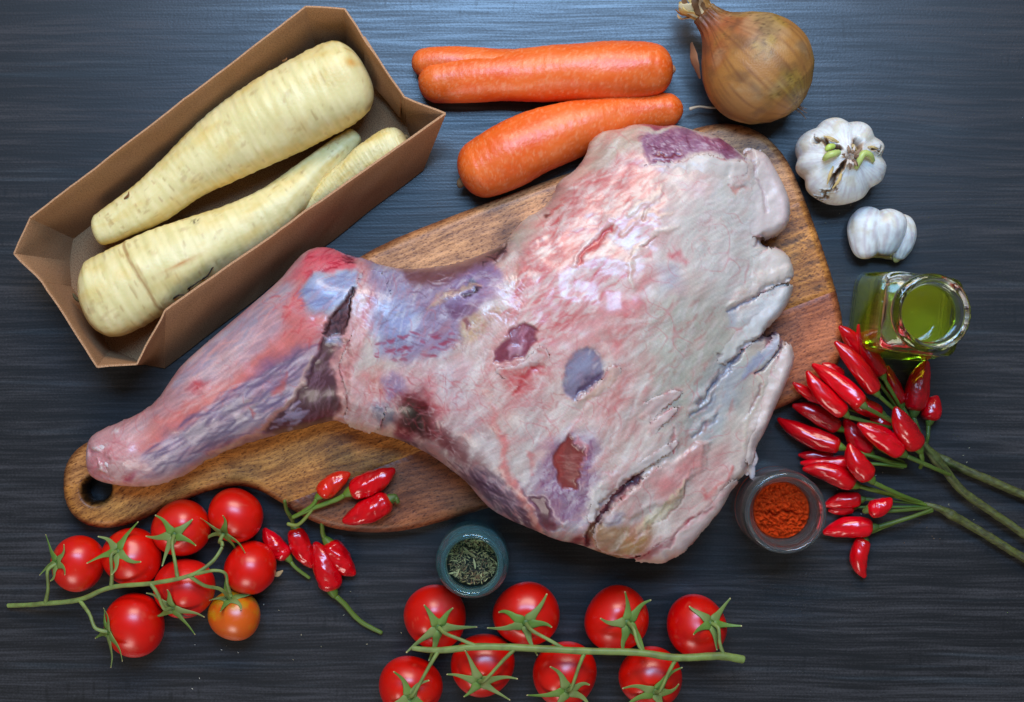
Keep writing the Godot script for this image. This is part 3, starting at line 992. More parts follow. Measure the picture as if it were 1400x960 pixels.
	dab(V([784, 536, 800, 518, 816, 504]), 4.0, Color(0.42, 0.35, 0.47), 0.95, 2.0, 0.0, -0.0012)
	dab(V([788, 546, 808, 532, 828, 515]), 4.0, Color(0.88, 0.68, 0.58), 0.85, 3.0, 0.0, 0.0012)
	dab(V([830, 512, 826, 488, 815, 472]), 3.0, Color(0.90, 0.78, 0.74), 0.7, 3.0, 0.0, 0.0010)

	# purple muscle bared at the top
	dab(V([858, 170, 905, 165, 950, 176, 930, 184, 880, 182]), -1.0, Color(0.62, 0.36, 0.44), 0.9, 4.0, 0.2)
	dab(V([800, 205, 812, 184, 845, 176, 872, 182, 872, 205, 830, 235, 790, 250]), -1.0, Color(0.84, 0.78, 0.72), 0.85, 8.0, 0.3)
	dab(V([868, 194, 890, 184, 930, 183, 962, 196, 1004, 212, 1014, 226, 990, 226, 962, 214, 942, 214, 920, 228, 900, 240, 888, 238, 876, 220]), -1.0, Color(0.63, 0.46, 0.57), 0.95, 5.0, 0.3, -0.0010)
	dab(V([950, 190, 990, 205, 1012, 224, 985, 224, 960, 210]), -1.0, Color(0.58, 0.34, 0.44), 0.8, 4.0, 0.3)
	strokes(V([872, 195, 930, 185, 1000, 212, 1005, 225, 950, 212, 895, 235]), 70, 30.0, 50.0, 11.0, 1.1, Color(0.86, 0.80, 0.84), 0.6, 0.0006)
	strokes(V([872, 195, 930, 185, 1000, 212, 1005, 225, 950, 212, 895, 235]), 60, 30.0, 50.0, 11.0, 1.1, Color(0.42, 0.18, 0.28), 0.6, -0.0006)
	dab(V([888, 222, 905, 222, 922, 221]), 1.8, Color(0.48, 0.14, 0.20), 0.9, 1.5, 0.0, -0.0012)
	dab(V([892, 232, 910, 229]), 1.6, Color(0.52, 0.18, 0.24), 0.8, 1.5, 0.0, -0.0010)
	dab(V([872, 180, 890, 186, 925, 180, 945, 186]), 3.5, Color(0.84, 0.82, 0.76), 0.8, 3.0, 0.2, 0.0010)
	dab(V([925, 238, 960, 226, 985, 236, 1010, 232]), 5.0, white, 0.85, 4.0, 0.2, 0.0012)

	# right side: smooth white lobes and folds
	dab(V([930, 260, 1010, 225, 1050, 235, 1076, 290, 1050, 330, 1080, 360, 1080, 410, 1040, 450, 960, 420, 910, 330]), -1.0, Color(0.89, 0.865, 0.835), 0.9, 22.0, 0.2)
	dab(V([940, 250, 960, 255, 955, 275, 935, 275]), -1.0, Color(0.88, 0.70, 0.68), 0.7, 10.0, 0.5)
	dab(V([990, 232, 1015, 232, 1022, 250, 1005, 268, 988, 262]), -1.0, Color(0.88, 0.79, 0.76), 0.8, 6.0, 0.2, 0.0018)
	dab(V([984, 262, 996, 272, 1012, 266]), 2.6, Color(0.86, 0.62, 0.58), 0.7, 3.0, 0.0, -0.0008)
	dab(V([1017, 206, 1020, 225, 1030, 250, 1036, 290]), 2.0, Color(0.74, 0.62, 0.62), 0.6, 3.0, 0.1, -0.0014)
	dab(V([1028, 212, 1052, 240, 1068, 280, 1062, 306]), 9.0, Color(0.90, 0.80, 0.79), 0.8, 7.0, 0.2, 0.0016)
	dab(V([1040, 328, 1056, 336, 1050, 346, 1038, 340]), -1.0, Color(0.60, 0.42, 0.52), 0.9, 3.0, 0.0, -0.003)
	dab(V([1042, 326, 1030, 330, 1024, 340]), 2.0, Color(0.66, 0.50, 0.54), 0.6, 2.5, 0.0, -0.0022)
	dab(V([982, 418, 1000, 400, 1030, 378, 1070, 362, 1076, 376, 1040, 394, 1005, 415]), -1.0, Color(0.90, 0.84, 0.79), 0.9, 5.0, 0.1, 0.0022)
	dab(V([1079, 382, 1055, 393, 1028, 402, 1004, 418, 985, 428]), 2.5, Color(0.62, 0.60, 0.70), 0.75, 3.0, 0.0, -0.0026)
	dab(V([1000, 440, 1030, 412, 1070, 398, 1066, 424, 1030, 452, 1005, 470]), -1.0, Color(0.82, 0.84, 0.86), 0.85, 8.0, 0.2, 0.0018)
	dab(V([988, 424, 1002, 428, 998, 445, 985, 450]), -1.0, Color(0.70, 0.72, 0.84), 0.7, 6.0, 0.3)
	strokes(V([940, 260, 1040, 240, 1070, 300, 1040, 340, 1070, 400, 1010, 450, 940, 400]), 200, -30.0, 30.0, 16.0, 1.8, Color(0.95, 0.92, 0.91), 0.45, 0.0005)
	strokes(V([940, 260, 1040, 240, 1070, 300, 1040, 340, 1070, 400, 1010, 450, 940, 400]), 90, -30.0, 40.0, 14.0, 1.6, Color(0.86, 0.70, 0.68), 0.4, -0.0004)
	dab(V([890, 400, 960, 410, 1020, 460, 1040, 500, 1000, 580, 950, 605, 900, 570, 870, 500]), -1.0, Color(0.80, 0.79, 0.735), 0.8, 24.0, 0.3)
	dab(V([950, 520, 985, 490, 1010, 500, 1000, 550, 960, 600, 935, 590]), -1.0, Color(0.73, 0.77, 0.80), 0.7, 14.0, 0.3)
	dab(V([1052, 440, 1036, 458, 1012, 476, 984, 502, 962, 530, 950, 552]), 2.6, Color(0.46, 0.42, 0.52), 0.8, 3.0, 0.1, -0.0040)
	dab(V([1046, 452, 1058, 446, 1064, 462, 1056, 474, 1040, 470]), -1.0, Color(0.62, 0.46, 0.50), 0.9, 4.0, 0.3, -0.0024)
	dab(V([1056, 458, 1046, 476, 1024, 498, 1008, 512]), 5.5, Color(0.68, 0.72, 0.80), 0.9, 4.0, 0.1, 0.0010)
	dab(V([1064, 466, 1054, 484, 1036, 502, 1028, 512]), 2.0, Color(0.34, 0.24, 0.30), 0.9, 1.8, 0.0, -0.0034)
	dab(V([1074, 474, 1070, 505, 1050, 548, 1030, 592]), 10.0, Color(0.91, 0.83, 0.80), 0.9, 5.0, 0.2, 0.0020)
	dab(V([1028, 516, 1040, 522, 1030, 548, 1018, 580, 1010, 610]), 3.5, Color(0.88, 0.84, 0.78), 0.8, 3.0, 0.2, 0.0014)
	dab(V([1036, 524, 1030, 540, 1022, 560]), 1.6, Color(0.60, 0.46, 0.46), 0.6, 2.0, 0.2, -0.0014)
	dab(V([1052, 552, 1042, 580, 1024, 612, 1012, 640]), 4.0, Color(0.70, 0.62, 0.62), 0.8, 4.0, 0.2, -0.0006)
	dab(V([970, 484, 978, 486, 974, 492]), -1.0, Color(0.48, 0.36, 0.36), 0.8, 2.2, 0.0, -0.0014)
	dab(V([910, 505, 918, 508, 912, 516]), -1.0, Color(0.76, 0.62, 0.56), 0.7, 4.0)
	for s in [[940, 545, 965, 520, 985, 500], [930, 560, 950, 552, 962, 535], [938, 590, 950, 575, 972, 560]]:
		dab(V(s), 2.6, Color(0.90, 0.89, 0.88), 0.7, 3.0, 0.2, 0.0014)
		dab([Vector2(s[0] + 4, s[1] + 5), Vector2(s[2] + 4, s[3] + 5), Vector2(s[4] + 4, s[5] + 5)], 1.6, Color(0.52, 0.54, 0.62), 0.55, 2.4, 0.2, -0.0016)
	for s in [[872, 570, 890, 548, 918, 534], [878, 584, 896, 566, 920, 552]]:
		dab(V(s), 5.0, Color(0.90, 0.70, 0.67), 0.8, 4.0, 0.2, 0.0018)
	dab(V([908, 616, 911, 600, 914, 582]), 1.8, Color(0.80, 0.34, 0.36), 0.8, 1.8, 0.0, -0.0014)
	dab(V([820, 655, 850, 630, 885, 612, 908, 596, 914, 580]), 7.0, Color(0.88, 0.80, 0.77), 0.7, 6.0, 0.2, 0.0016)
	for s in [[836, 600, 846, 560, 860, 520], [854, 588, 868, 548, 880, 520], [770, 590, 790, 570, 806, 545], [806, 640, 826, 612, 850, 592]]:
		dab(V(s), 5.0, Color(0.89, 0.75, 0.72), 0.65, 5.0, 0.2, 0.0012)
	strokes(V([800, 480, 880, 400, 960, 420, 1000, 560, 940, 610, 820, 640]), 200, -55.0, 25.0, 20.0, 1.8, Color(0.92, 0.88, 0.86), 0.4, 0.0005)
	strokes(V([800, 480, 880, 400, 960, 420, 1000, 560, 940, 610, 820, 640]), 120, -55.0, 25.0, 18.0, 1.5, Color(0.80, 0.58, 0.56), 0.35, -0.0004)
	strokes(V([820, 750, 900, 690, 990, 620, 1000, 650, 930, 745]), 90, -38.0, 16.0, 22.0, 1.5, Color(0.92, 0.84, 0.80), 0.5, 0.0006)

	var flesh := skin(0.44, {"sss": 0.11, "coat": 0.40, "coat_rough": 0.18, "relief": noise_image(0.04, 4, 61), "depth": 0.005, "tile": 60.0})
	var thick := func(x: float, y: float) -> float:
		return 0.030 + 0.012 * bump(x, y, 620, 500, 150) + 0.020 * bump(x, y, 760, 430, 190) + 0.014 * bump(x, y, 900, 400, 160) + 0.010 * bump(x, y, 790, 640, 120) + 0.012 * bump(x, y, 440, 430, 90) + 0.008 * bump(x, y, 330, 540, 90) + 0.008 * bump(x, y, 920, 260, 90) - 0.009 * smoothstep(900.0, 1040.0, x + 0.25 * (y - 480.0))
	var far := func(x: float, y: float) -> float:
		return edge.of(x, y) + 1.3 * fine_noise.get_noise_2d(x * 0.07, y * 0.07) + (0.9 + 1.6 * smoothstep(860.0, 960.0, x)) * 0.5 * fine_noise.get_noise_2d(x * 0.19, y * 0.19)
	var reach := func(x: float, y: float) -> float:
		return lerpf(lerpf(52.0, 40.0, smoothstep(600.0, 720.0, y)), 18.0, smoothstep(880.0, 1000.0, x))
	var swell := func(x: float, y: float, grow: float) -> float:
		var th: float = thick.call(x, y)
		var q := clampf((grow - edge.of(x, y)) / reach.call(x, y), 0.0, 1.0)
		var round_ := sqrt(1.0 - (1.0 - q) * (1.0 - q))
		var wave := 0.0012 * fine_noise.get_noise_2d(x * 0.013, y * 0.013) + 0.0004 * fine_noise.get_noise_2d(x * 0.03 + 5.0, y * 0.03) + 0.00004 * soft_noise.get_noise_2d(x * 0.06, y * 0.06)
		return 0.0166 + th * (0.32 + 0.68 * round_) + wave * smoothstep(0.0, 0.25, q)
	var top := func(x: float, y: float, d: float, i: int) -> float:
		var q := clampf(-edge.of(x, y) / reach.call(x, y), 0.0, 1.0)
		return swell.call(x, y, 0.0) + lift[i] * 0.62 * smoothstep(0.0, 0.25, q)
	var bottom := func(x: float, y: float, d: float, i: int) -> float:
		var th: float = thick.call(x, y)
		var q := clampf(-edge.of(x, y) / (0.6 * reach.call(x, y)), 0.0, 1.0)
		return 0.0166 + th * 0.32 * (1.0 - sqrt(1.0 - (1.0 - q) * (1.0 - q)))
	var shade := func(x: float, y: float, i: int) -> Color:
		var ex := maxf(0.0, blue[i] - 0.5 * (red[i] + green[i]))
		# stringy fibres along the joint and thin pink veins that show through the pale fat
		var bend := 6.0 * fine_noise.get_noise_2d(x * 0.012, y * 0.012)
		var u := x * 0.80 - y * 0.60
		var w := x * 0.60 + y * 0.80 + bend
		var k := 1.0 + 0.035 * fine_noise.get_noise_2d(x * 0.33, y * 0.33) + 0.045 * fine_noise.get_noise_2d(u * 0.03, w * 0.19) + 0.03 * fine_noise.get_noise_2d(u * 0.07 + 90.0, w * 0.40)
		var c := Color(red[i] * 0.895, (green[i] - 0.6 * maxf(0.0, green[i] - red[i])) * 0.875, (blue[i] - 0.25 * ex) * 0.855)
		# marbling: strands of whiter fat among pinker flesh, lying along the shank and fanning out over the joint
		var pale := smoothstep(0.40, 0.60, green[i])
		var body := smoothstep(470.0, 600.0, x)
		var lower := smoothstep(330.0, 600.0, y - 0.25 * (x - 700.0)) * body
		var s := x * 0.826 - y * 0.564
		var t2 := x * 0.564 + y * 0.826 + 1.6 * bend
		var s2 := x * 0.53 - y * 0.848
		var t3 := x * 0.848 + y * 0.53 + 1.6 * bend
		var m := lerpf(soft_noise.get_noise_2d(s * lerpf(0.006, 0.017, body), t2 * lerpf(0.040, 0.052, body)), soft_noise.get_noise_2d(s2 * 0.015 + 40.0, t3 * 0.044), lower)
		var strand := lerpf(1.0 - absf(fine_noise.get_noise_2d(s * 0.018 + 17.0, t2 * 0.05)), 1.0 - absf(fine_noise.get_noise_2d(s2 * 0.016 + 60.0, t3 * 0.045)), lower)
		var quiet := 1.0 - 0.65 * smoothstep(850.0, 960.0, x)
		c = c.lerp(Color(0.895, 0.87, 0.83), (lerpf(0.22, 0.40, body) * smoothstep(0.0, 0.42, m) + 0.20 * body * smoothstep(0.955, 0.995, strand)) * pale * quiet)
		c = c.lerp(Color(0.765, 0.49, 0.48), lerpf(0.24, 0.27, body) * smoothstep(0.0, 0.45, -m) * pale * quiet)
		c = Color(c.r * k, c.g * k, c.b * k)
		var vein := smoothstep(0.90, 0.99, 1.0 - absf(fine_noise.get_noise_2d(x * 0.026 + 0.03 * bend, y * 0.026 + 40.0))) * smoothstep(-0.05, 0.25, soft_noise.get_noise_2d(x * 0.010 + 8.0, y * 0.010))
		vein = maxf(vein, 0.8 * smoothstep(0.92, 0.99, 1.0 - absf(fine_noise.get_noise_2d(x * 0.055 + 70.0, y * 0.055 + bend * 0.02))) * smoothstep(0.0, 0.3, soft_noise.get_noise_2d(x * 0.013 + 30.0, y * 0.013)))
		c = c.lerp(Color(0.74, 0.40, 0.41), 0.34 * vein * smoothstep(0.45, 0.65, green[i]))
		var mean := (c.r + c.g + c.b) / 3.0
		return Color(punch(c.r, mean), punch(c.g, mean), punch(c.b, mean)).srgb_to_linear()
	var colour := func(x: float, y: float, d: float, i: int) -> Color:
		return shade.call(x, y, i)
	part("joint", slab(Vector2(lx0, ly0), hi, CELL, 0.029, far, top, bottom, colour, true), flesh, t)
	var fat := skin(0.5, {"sss": 0.08, "coat": 0.18, "coat_rough": 0.25, "relief": noise_image(0.03, 5, 62), "depth": 0.006, "tile": 45.0})
	# flaps of fat and membrane that lift off the joint: outline, [merges at, free at], height of the free edge, tint
	var flaps := [
		[[975, 300, 985, 250, 1012, 222, 1018, 208, 1034, 211, 1045, 216, 1058, 238, 1073, 262, 1079, 290, 1074, 312, 1056, 326, 1040, 330, 1010, 324], [985, 285, 1060, 300], 0.0030, Color(0.90, 0.82, 0.81)],
		[[960, 410, 985, 385, 1020, 355, 1050, 338, 1072, 346, 1083, 370, 1080, 384, 1050, 394, 1020, 410, 988, 428], [990, 370, 1062, 386], 0.0040, Color(0.90, 0.84, 0.80)],
		[[960, 470, 985, 440, 1020, 410, 1062, 392, 1083, 390, 1082, 402, 1068, 428, 1046, 450, 1010, 476, 975, 505], [990, 430, 1030, 468], 0.0034, Color(0.86, 0.84, 0.83)],
		[[1010, 505, 1036, 478, 1054, 456, 1062, 460, 1056, 482, 1036, 508, 1020, 525], [1010, 515, 1058, 460], 0.0026, Color(0.76, 0.76, 0.80)],
		[[1008, 618, 1016, 580, 1030, 540, 1052, 500, 1066, 468, 1080, 470, 1085, 494, 1074, 522, 1059, 556, 1044, 590, 1032, 612, 1024, 640], [1015, 560, 1060, 570], 0.0036, Color(0.91, 0.83, 0.80)],
		[[806, 722, 814, 704, 838, 678, 868, 650, 905, 626, 950, 604, 985, 600, 988, 640, 960, 690, 930, 735, 900, 752, 860, 756, 815, 750], [930, 690, 830, 672], 0.0042, Color(0, 0, 0, 0)],
		[[796, 706, 806, 672, 832, 646, 872, 622, 914, 596, 924, 602, 905, 618, 866, 640, 836, 664, 818, 690, 808, 708], [800, 640, 850, 690], 0.0028, Color(0.86, 0.80, 0.78)],
		[[470, 580, 484, 548, 478, 520, 470, 500, 486, 468, 500, 440, 494, 405, 500, 372, 530, 372, 545, 420, 540, 480, 540, 540, 520, 596], [535, 480, 478, 500], 0.0024, Color(0, 0, 0, 0)],
		[[672, 500, 690, 502, 712, 496, 730, 480, 738, 470, 752, 490, 735, 520, 700, 525], [720, 525, 705, 492], 0.0018, Color(0, 0, 0, 0)],
		[[778, 548, 800, 532, 818, 514, 826, 498, 842, 500, 840, 525, 815, 555, 790, 562], [826, 552, 800, 520], 0.0018, Color(0.89, 0.74, 0.68)],
		[[842, 572, 870, 548, 900, 534, 924, 530, 920, 542, 900, 554, 880, 575, 858, 592], [850, 590, 900, 536], 0.0022, Color(0.90, 0.78, 0.76)],
		[[850, 600, 880, 575, 905, 556, 922, 550, 916, 562, 895, 580, 872, 604], [860, 605, 905, 560], 0.0022, Color(0.91, 0.82, 0.80)],
		[[868, 240, 890, 232, 920, 234, 950, 218, 985, 230, 1015, 226, 1012, 250, 960, 262, 900, 270], [940, 265, 945, 222], 0.0022, Color(0.90, 0.85, 0.82)],
		[[858, 766, 890, 742, 930, 708, 970, 676, 1002, 650, 1008, 662, 985, 696, 962, 722, 940, 748, 918, 764, 900, 772], [930, 690, 960, 730], 0.0022, Color(0.86, 0.74, 0.72)]]
	for f in flaps:
		var outline_f := smooth_poly(V(f[0]), 1)
		var rim := Outline.new(outline_f, 10.0, 2.0)
		var m0 := Vector2(f[1][0], f[1][1])
		var dir := Vector2(f[1][2], f[1][3]) - m0
		var rise: float = f[2]
		var tint: Color = f[3]
		var seed_ := m0.x
		var cut := func(x: float, y: float) -> float:
			return rim.of(x, y) + 1.6 * fine_noise.get_noise_2d(x * 0.09 + seed_, y * 0.09) + 1.9 * fine_noise.get_noise_2d(x * 0.20 + seed_, y * 0.20) + 0.8 * fine_noise.get_noise_2d(x * 0.45 + seed_, y * 0.45)
		var index := func(x: float, y: float) -> int:
			return clampi(int((y - ly0) / CELL + 0.5), 0, lny - 1) * lnx + clampi(int((x - lx0) / CELL + 0.5), 0, lnx - 1)
		var ftop := func(x: float, y: float, d: float, k: int) -> float:
			var s := smoothstep(0.0, 1.0, (Vector2(x, y) - m0).dot(dir) / dir.length_squared())
			var e := clampf(-rim.of(x, y) / 2.4, 0.0, 1.0)
			var i: int = index.call(x, y)
			return swell.call(x, y, 5.0) + lift[i] * 0.5 + lerpf(-0.0012, rise * 0.55, s) * (0.35 + 0.65 * sqrt(1.0 - (1.0 - e) * (1.0 - e))) + 0.0003 * fine_noise.get_noise_2d(x * 0.06, y * 0.06)
		var fbot := func(x: float, y: float, d: float, k: int) -> float:
			return minf(swell.call(x, y, 5.0) - 0.0018, ftop.call(x, y, d, k) - 0.0008)
		var fcol := func(x: float, y: float, d: float, k: int) -> Color:
			var i: int = index.call(x, y)
			var c: Color = shade.call(x, y, i)
			if not inside[i]:
				c = lin(0.80, 0.70, 0.67)
			var s := smoothstep(0.1, 0.8, (Vector2(x, y) - m0).dot(dir) / dir.length_squared())
			if tint.a > 0.0:
				c = c.lerp(Color(tint.r * 0.895, tint.g * 0.875, tint.b * 0.85).srgb_to_linear(), s * (0.35 + 0.5 * mottle[i]))
			# the thin free edge is paler, with a little blood in places
			var rag := smoothstep(-4.0, -0.5, rim.of(x, y)) * s
			return c.lerp(lin(0.82, 0.73, 0.69).lerp(lin(0.70, 0.34, 0.36), smoothstep(0.1, 0.5, fine_noise.get_noise_2d(x * 0.05 + 7.0, y * 0.05))), 0.6 * rag)
		var lo := outline_f[0]
		var hi_f := outline_f[0]
		for q in outline_f:
			lo = lo.min(q)
			hi_f = hi_f.max(q)
		part("fat_flap", slab(lo - Vector2(4, 4), hi_f + Vector2(4, 4), 1.4, 0.029, cut, ftop, fbot, fcol, true), fat, t)
	# loose scraps hanging at the edge, and the knobs of bone at the shank
	var pale := lin(0.84, 0.76, 0.74)
	for s in [[1024, 612, 1032, 628, 1020, 650, 4.0], [1008, 640, 1026, 640, 1028, 655, 5.0], [1018, 214, 1022, 208, 1030, 206, 5.0], [1030, 214, 1036, 211, 1040, 205, 2.0]]:
		part("fat_scrap", sweep([at(s[0], s[1], 0.027), at(s[2], s[3], 0.027), at(s[4], s[5], 0.026)], [wide(s[6]), wide(s[6] * 1.1), wide(s[6] * 0.6)], 16, 12, {"c": pale, "def": func(u, a): return 1.0 + 0.25 * soft_noise.get_noise_2d(u * 5.0 + s[0], a * 1.5)}), flesh, t)
	for s in [[134, 612, 144, 613, 152, 618, 3.6], [144, 631, 148, 634, 152, 638, 4.2]]:
		part("bone_end", sweep([at(s[0], s[1], 0.0405), at(s[2], s[3], 0.0425), at(s[4], s[5], 0.0415)], [wide(s[6]), wide(s[6] * 1.1), wide(s[6] * 0.8)], 16, 12, {"c": lin(0.86, 0.77, 0.75), "def": func(u, a): return 1.0 + 0.3 * soft_noise.get_noise_2d(u * 5.0 + s[0], a * 1.5)}), flesh, t)


# ---------------------------------------------------------------- carton and roots

func panel(a: Vector3, b: Vector3, c: Vector3, d: Vector3, thick: float, seed_: float, colour: Color) -> ArrayMesh:
	# a card panel between its rim (a, b) and its foot (d, c), a little buckled
	var n := (b - a).cross(d - a).normalized()
	var nu := maxi(3, int(a.distance_to(b) / 0.005))
	var nv := 8
	var v := PackedVector3Array()
	var col := PackedColorArray()
	var idx := PackedInt32Array()
	for side in 2:
		for i in nu + 1:
			for j in nv + 1:
				var u := float(i) / nu
				var w := float(j) / nv
				var p := a.lerp(b, u).lerp(d.lerp(c, u), w)
				var buckle := 0.0010 * soft_noise.get_noise_2d(u * a.distance_to(b) * 30.0 + seed_, w * 1.5 + seed_) * sin(PI * u)
				var fray := 0.0004 * fine_noise.get_noise_2d(u * a.distance_to(b) * 900.0, seed_) * (1.0 if j == 0 else 0.0)
				v.append(p + n * (buckle + (0.5 - side) * thick) + Vector3(0, fray, 0))
				var k := 1.0 + 0.10 * soft_noise.get_noise_2d(u * a.distance_to(b) * 80.0, w * 5.0 + seed_)
				var e := 1.4 if j == 0 else 1.0
				col.append(Color(colour.r * k * e, colour.g * k * e, colour.b * k * e))
	var half := (nu + 1) * (nv + 1)
	for i in nu:
		for j in nv:
			var q := i * (nv + 1) + j
			idx.append_array([q, q + nv + 1, q + nv + 2, q, q + nv + 2, q + 1])
			idx.append_array([half + q, half + q + nv + 2, half + q + nv + 1, half + q, half + q + 1, half + q + nv + 2])
	var ring := []
	for i in nu + 1:
		ring.append(i * (nv + 1))
	for j in range(1, nv + 1):
		ring.append(nu * (nv + 1) + j)
	for i in range(nu - 1, -1, -1):
		ring.append(i * (nv + 1) + nv)
	for j in range(nv - 1, 0, -1):
		ring.append(j)
	for k in ring.size():
		var p: int = ring[k]
		var q: int = ring[(k + 1) % ring.size()]
		var base := v.size()
		for s in [p, q, q + half, p + half]:
			v.append(v[s])
			col.append(Color(colour.r * 1.5, colour.g * 1.5, colour.b * 1.55))
		idx.append_array([base, base + 2, base + 1, base, base + 3, base + 2])
	return mesh_of(v, idx, col)


func carton() -> void:
	var t := thing("carton_tray", "open brown cardboard tray with slanted corners holding parsnips", "cardboard tray", spot(320, 280))
	var m := skin(0.85, {"spec": 0.3, "relief": noise_image(0.05, 3, 71), "depth": 0.015, "tile": 40.0, "fleck": flecks(0.06, 72, Color(0.56, 0.50, 0.46))})
	var kraft := lin(0.665, 0.505, 0.365)
	var h := 0.042
	var rim := [Vector2(41, 298), Vector2(418, 9), Vector2(471, 12), Vector2(553, 133), Vector2(609, 155), Vector2(226, 424), Vector2(187, 498), Vector2(133, 502), Vector2(58, 386), Vector2(19, 347)]
	var foot := [Vector2(100, 326), Vector2(434, 76), Vector2(474, 72), Vector2(556, 172), Vector2(578, 232), Vector2(224, 503), Vector2(196, 498), Vector2(150, 478), Vector2(97, 392), Vector2(95, 357)]
	var n := rim.size()
	for k in n:
		var a: Vector2 = rim[k]
		var b: Vector2 = rim[(k + 1) % n]
		var c: Vector2 = foot[(k + 1) % n]
		var d: Vector2 = foot[k]
		var name_ := "long_wall" if k in [0, 4] else "end_wall" if k in [2, 7] else "corner_panel"
		part(name_, panel(at(a.x, a.y, h), at(b.x, b.y, h), at(c.x, c.y, 0.0012), at(d.x, d.y, 0.0012), 0.0009 if k != 4 else 0.0011, 3.0 * k, kraft), m, t)
	# the floor of the tray
	var v := PackedVector3Array()
	var col := PackedColorArray()
	var idx := PackedInt32Array()
	for y in [0.0015, 0.0006]:
		for f in foot:
			v.append(at(f.x, f.y, y))
			col.append(kraft)
	for k in range(1, n - 1):
		idx.append_array([0, k, k + 1, n, n + k + 1, n + k])
	for k in n:
		var k2 := (k + 1) % n
		idx.append_array([k, n + k, n + k2, k, n + k2, k2])
	part("floor_panel", mesh_of(v, idx, col), m, t)
	# the second layer of card, folded over the far end wall
	part("folded_flap", panel(at(498, 50, h - 0.003), at(548, 128, h - 0.003), at(547, 160, 0.012), at(500, 105, 0.012), 0.0008, 40.0, kraft), m, t)


func root_colour(u: float, a: float, seed_: float, base: Color, low: Color, mark: Color, rings: float) -> Color:
	var ca := cos(a)
	var sa := sin(a)
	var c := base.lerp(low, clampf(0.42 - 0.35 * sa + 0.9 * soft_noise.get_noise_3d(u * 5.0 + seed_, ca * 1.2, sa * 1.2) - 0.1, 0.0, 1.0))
	# broken brown rings round the root, and a few stains
	var ring := fine_noise.get_noise_2d(u * rings + seed_, 0.7 * fine_noise.get_noise_2d(ca + seed_, sa))
	var broken := fine_noise.get_noise_3d(u * rings * 0.6, ca * 2.6 + seed_, sa * 2.6)
	c = c.lerp(mark, clampf((ring - 0.45) * 3.0, 0.0, 1.0) * clampf((broken - 0.15) * 1.6, 0.0, 0.42) * clampf(0.6 + 0.5 * sa, 0.2, 1.0))
	var band := 1.0 + 0.09 * fine_noise.get_noise_3d(u * rings * 0.9, ca * 0.9 + seed_, sa * 0.9) + 0.05 * soft_noise.get_noise_3d(u * rings * 0.5, ca * 2.5, sa * 2.5 + seed_)
	c = Color(c.r * band, c.g * band, c.b * band * band)
	var stain := soft_noise.get_noise_3d(u * 14.0 + seed_, ca * 2.2 + 5.0, sa * 2.2)
	c = c.lerp(mark, clampf((stain - 0.36) * 1.6, 0.0, 0.35))
	return c


